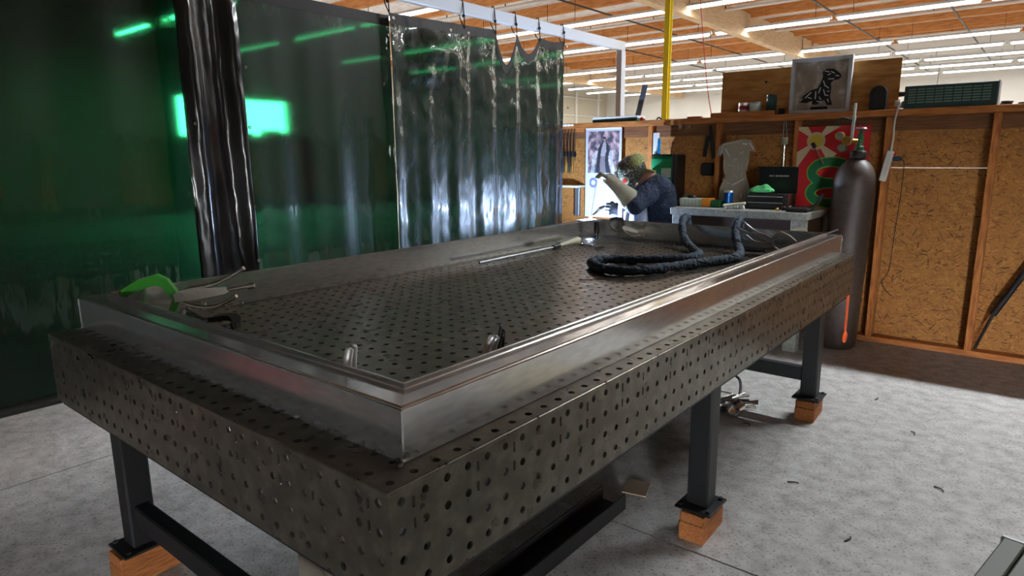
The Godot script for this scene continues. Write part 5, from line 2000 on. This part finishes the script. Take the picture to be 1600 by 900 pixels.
	b.lathe([Vector2(0.108, 0.0), Vector2(0.108, 0.025), Vector2(0.092, 0.06), Vector2(0.06, 0.082), Vector2(0.0, 0.09)], 20, Transform3D(Basis(cr, hu, face).rotated(cr, 0.35), head - face * 0.03 + hu * 0.035))
	var cap := obj("cap", b, M.camouflage, o)
	b = MB.new()
	b.extrude(PackedVector2Array([Vector2(-0.085, 0.0), Vector2(0.085, 0.0), Vector2(0.075, 0.05), Vector2(0.04, 0.085), Vector2(-0.04, 0.085), Vector2(-0.075, 0.05)]), 0.008, Transform3D(Basis(cr, (-face * 0.8 - hu * 0.45).normalized(), cr.cross((-face * 0.8 - hu * 0.45).normalized())), head - face * 0.10 + hu * 0.0))
	obj("bill", b, M.camouflage, cap)
	# apron seen below the raised arm
	obj("apron", soft_body([[V(3.98, 0.93, -1.74), V(3.97, 0.70, -1.72), 0.075, 0.09], [V(4.03, 0.92, -1.82), V(4.0, 0.68, -1.82), 0.07, 0.09]], 0.014, 0.05), M.apron_cloth, o)
	# stool
	var s := thing("stool", "round steel stool the welder sits on", "stool", V(4.15, 0, -1.53))
	b = MB.new()
	b.lathe(disc(0.16, 0.035, 0.008), 24, Transform3D(Basis.IDENTITY, V(0, 0.42, 0)))
	obj("seat", b, M.black_rubber, s)
	for k in 4:
		var a := PI / 4 + k * PI / 2
		b = MB.new()
		b.tube([V(cos(a) * 0.11, 0.42, sin(a) * 0.11), V(cos(a) * 0.17, 0.0, sin(a) * 0.17)], 0.012, 8)
		obj("leg", b, M.dark_iron, s)
	# stand and workpiece before the welder
	s = thing("welding_stand", "small steel pedestal stand in front of the welder", "stand", V(3.80, 0, -2.02))
	b = MB.new()
	b.box(V(-0.06, 0.765, -0.05), V(0.64, 0.012, 0.62), 0.002)
	obj("stand_top", b, M.dark_iron, s)
	b = MB.new()
	b.tube([V(0, 0.02, 0), V(0, 0.76, 0)], 0.03, 12)
	obj("stem", b, M.dark_iron, s)
	b = MB.new()
	b.box(V(0, 0.01, 0), V(0.34, 0.02, 0.34), 0.003)
	obj("base", b, M.dark_iron, s)
	s = thing("workpiece", "bright aluminium tee of square tube being welded on the stand", "workpiece", V(3.80, 0.7725, -2.02))
	b = MB.new()
	b.box(V(0.0, 0.025, 0.0), V(0.16, 0.05, 0.22), 0.004)
	obj("foot", b, M.hot_workpiece, s)
	b = MB.new()
	b.box(V(0.10, 0.12, 0.185), V(0.03, 0.24, 0.035), 0.003)
	obj("upright", b, M.hot_workpiece, s)
	b = MB.new()
	b.box(V(0.075, 0.015, 0.145), V(0.06, 0.03, 0.09), 0.003)
	obj("strut", b, M.hot_workpiece, s)
	# torch in the gloved hand
	s = thing("welding_torch", "black welding torch held in the lowered glove", "torch")
	b = MB.new()
	b.tube(curve([V(4.03, 0.84, -1.90), V(3.96, 0.90, -1.95), V(3.92, 0.92, -1.99), V(3.88, 0.905, -2.02)], 5), 0.012, 10)
	obj("handle", b, M.black_plastic, s)
	b = MB.new()
	b.tube([V(3.885, 0.905, -2.018), V(3.833, 0.852, -2.052)], [0.011, 0.007], 10)
	obj("nozzle", b, M.chrome, s)
	# rod held in the raised glove
	b = MB.new()
	b.tube([haN + V(-0.015, 0.035, -0.02), V(3.80, 0.838, -2.045)], 0.0022, 6)
	tag(obj("filler_rod", b, M.polished_steel), "bright filler rod held in the raised grey gauntlet", "rod")
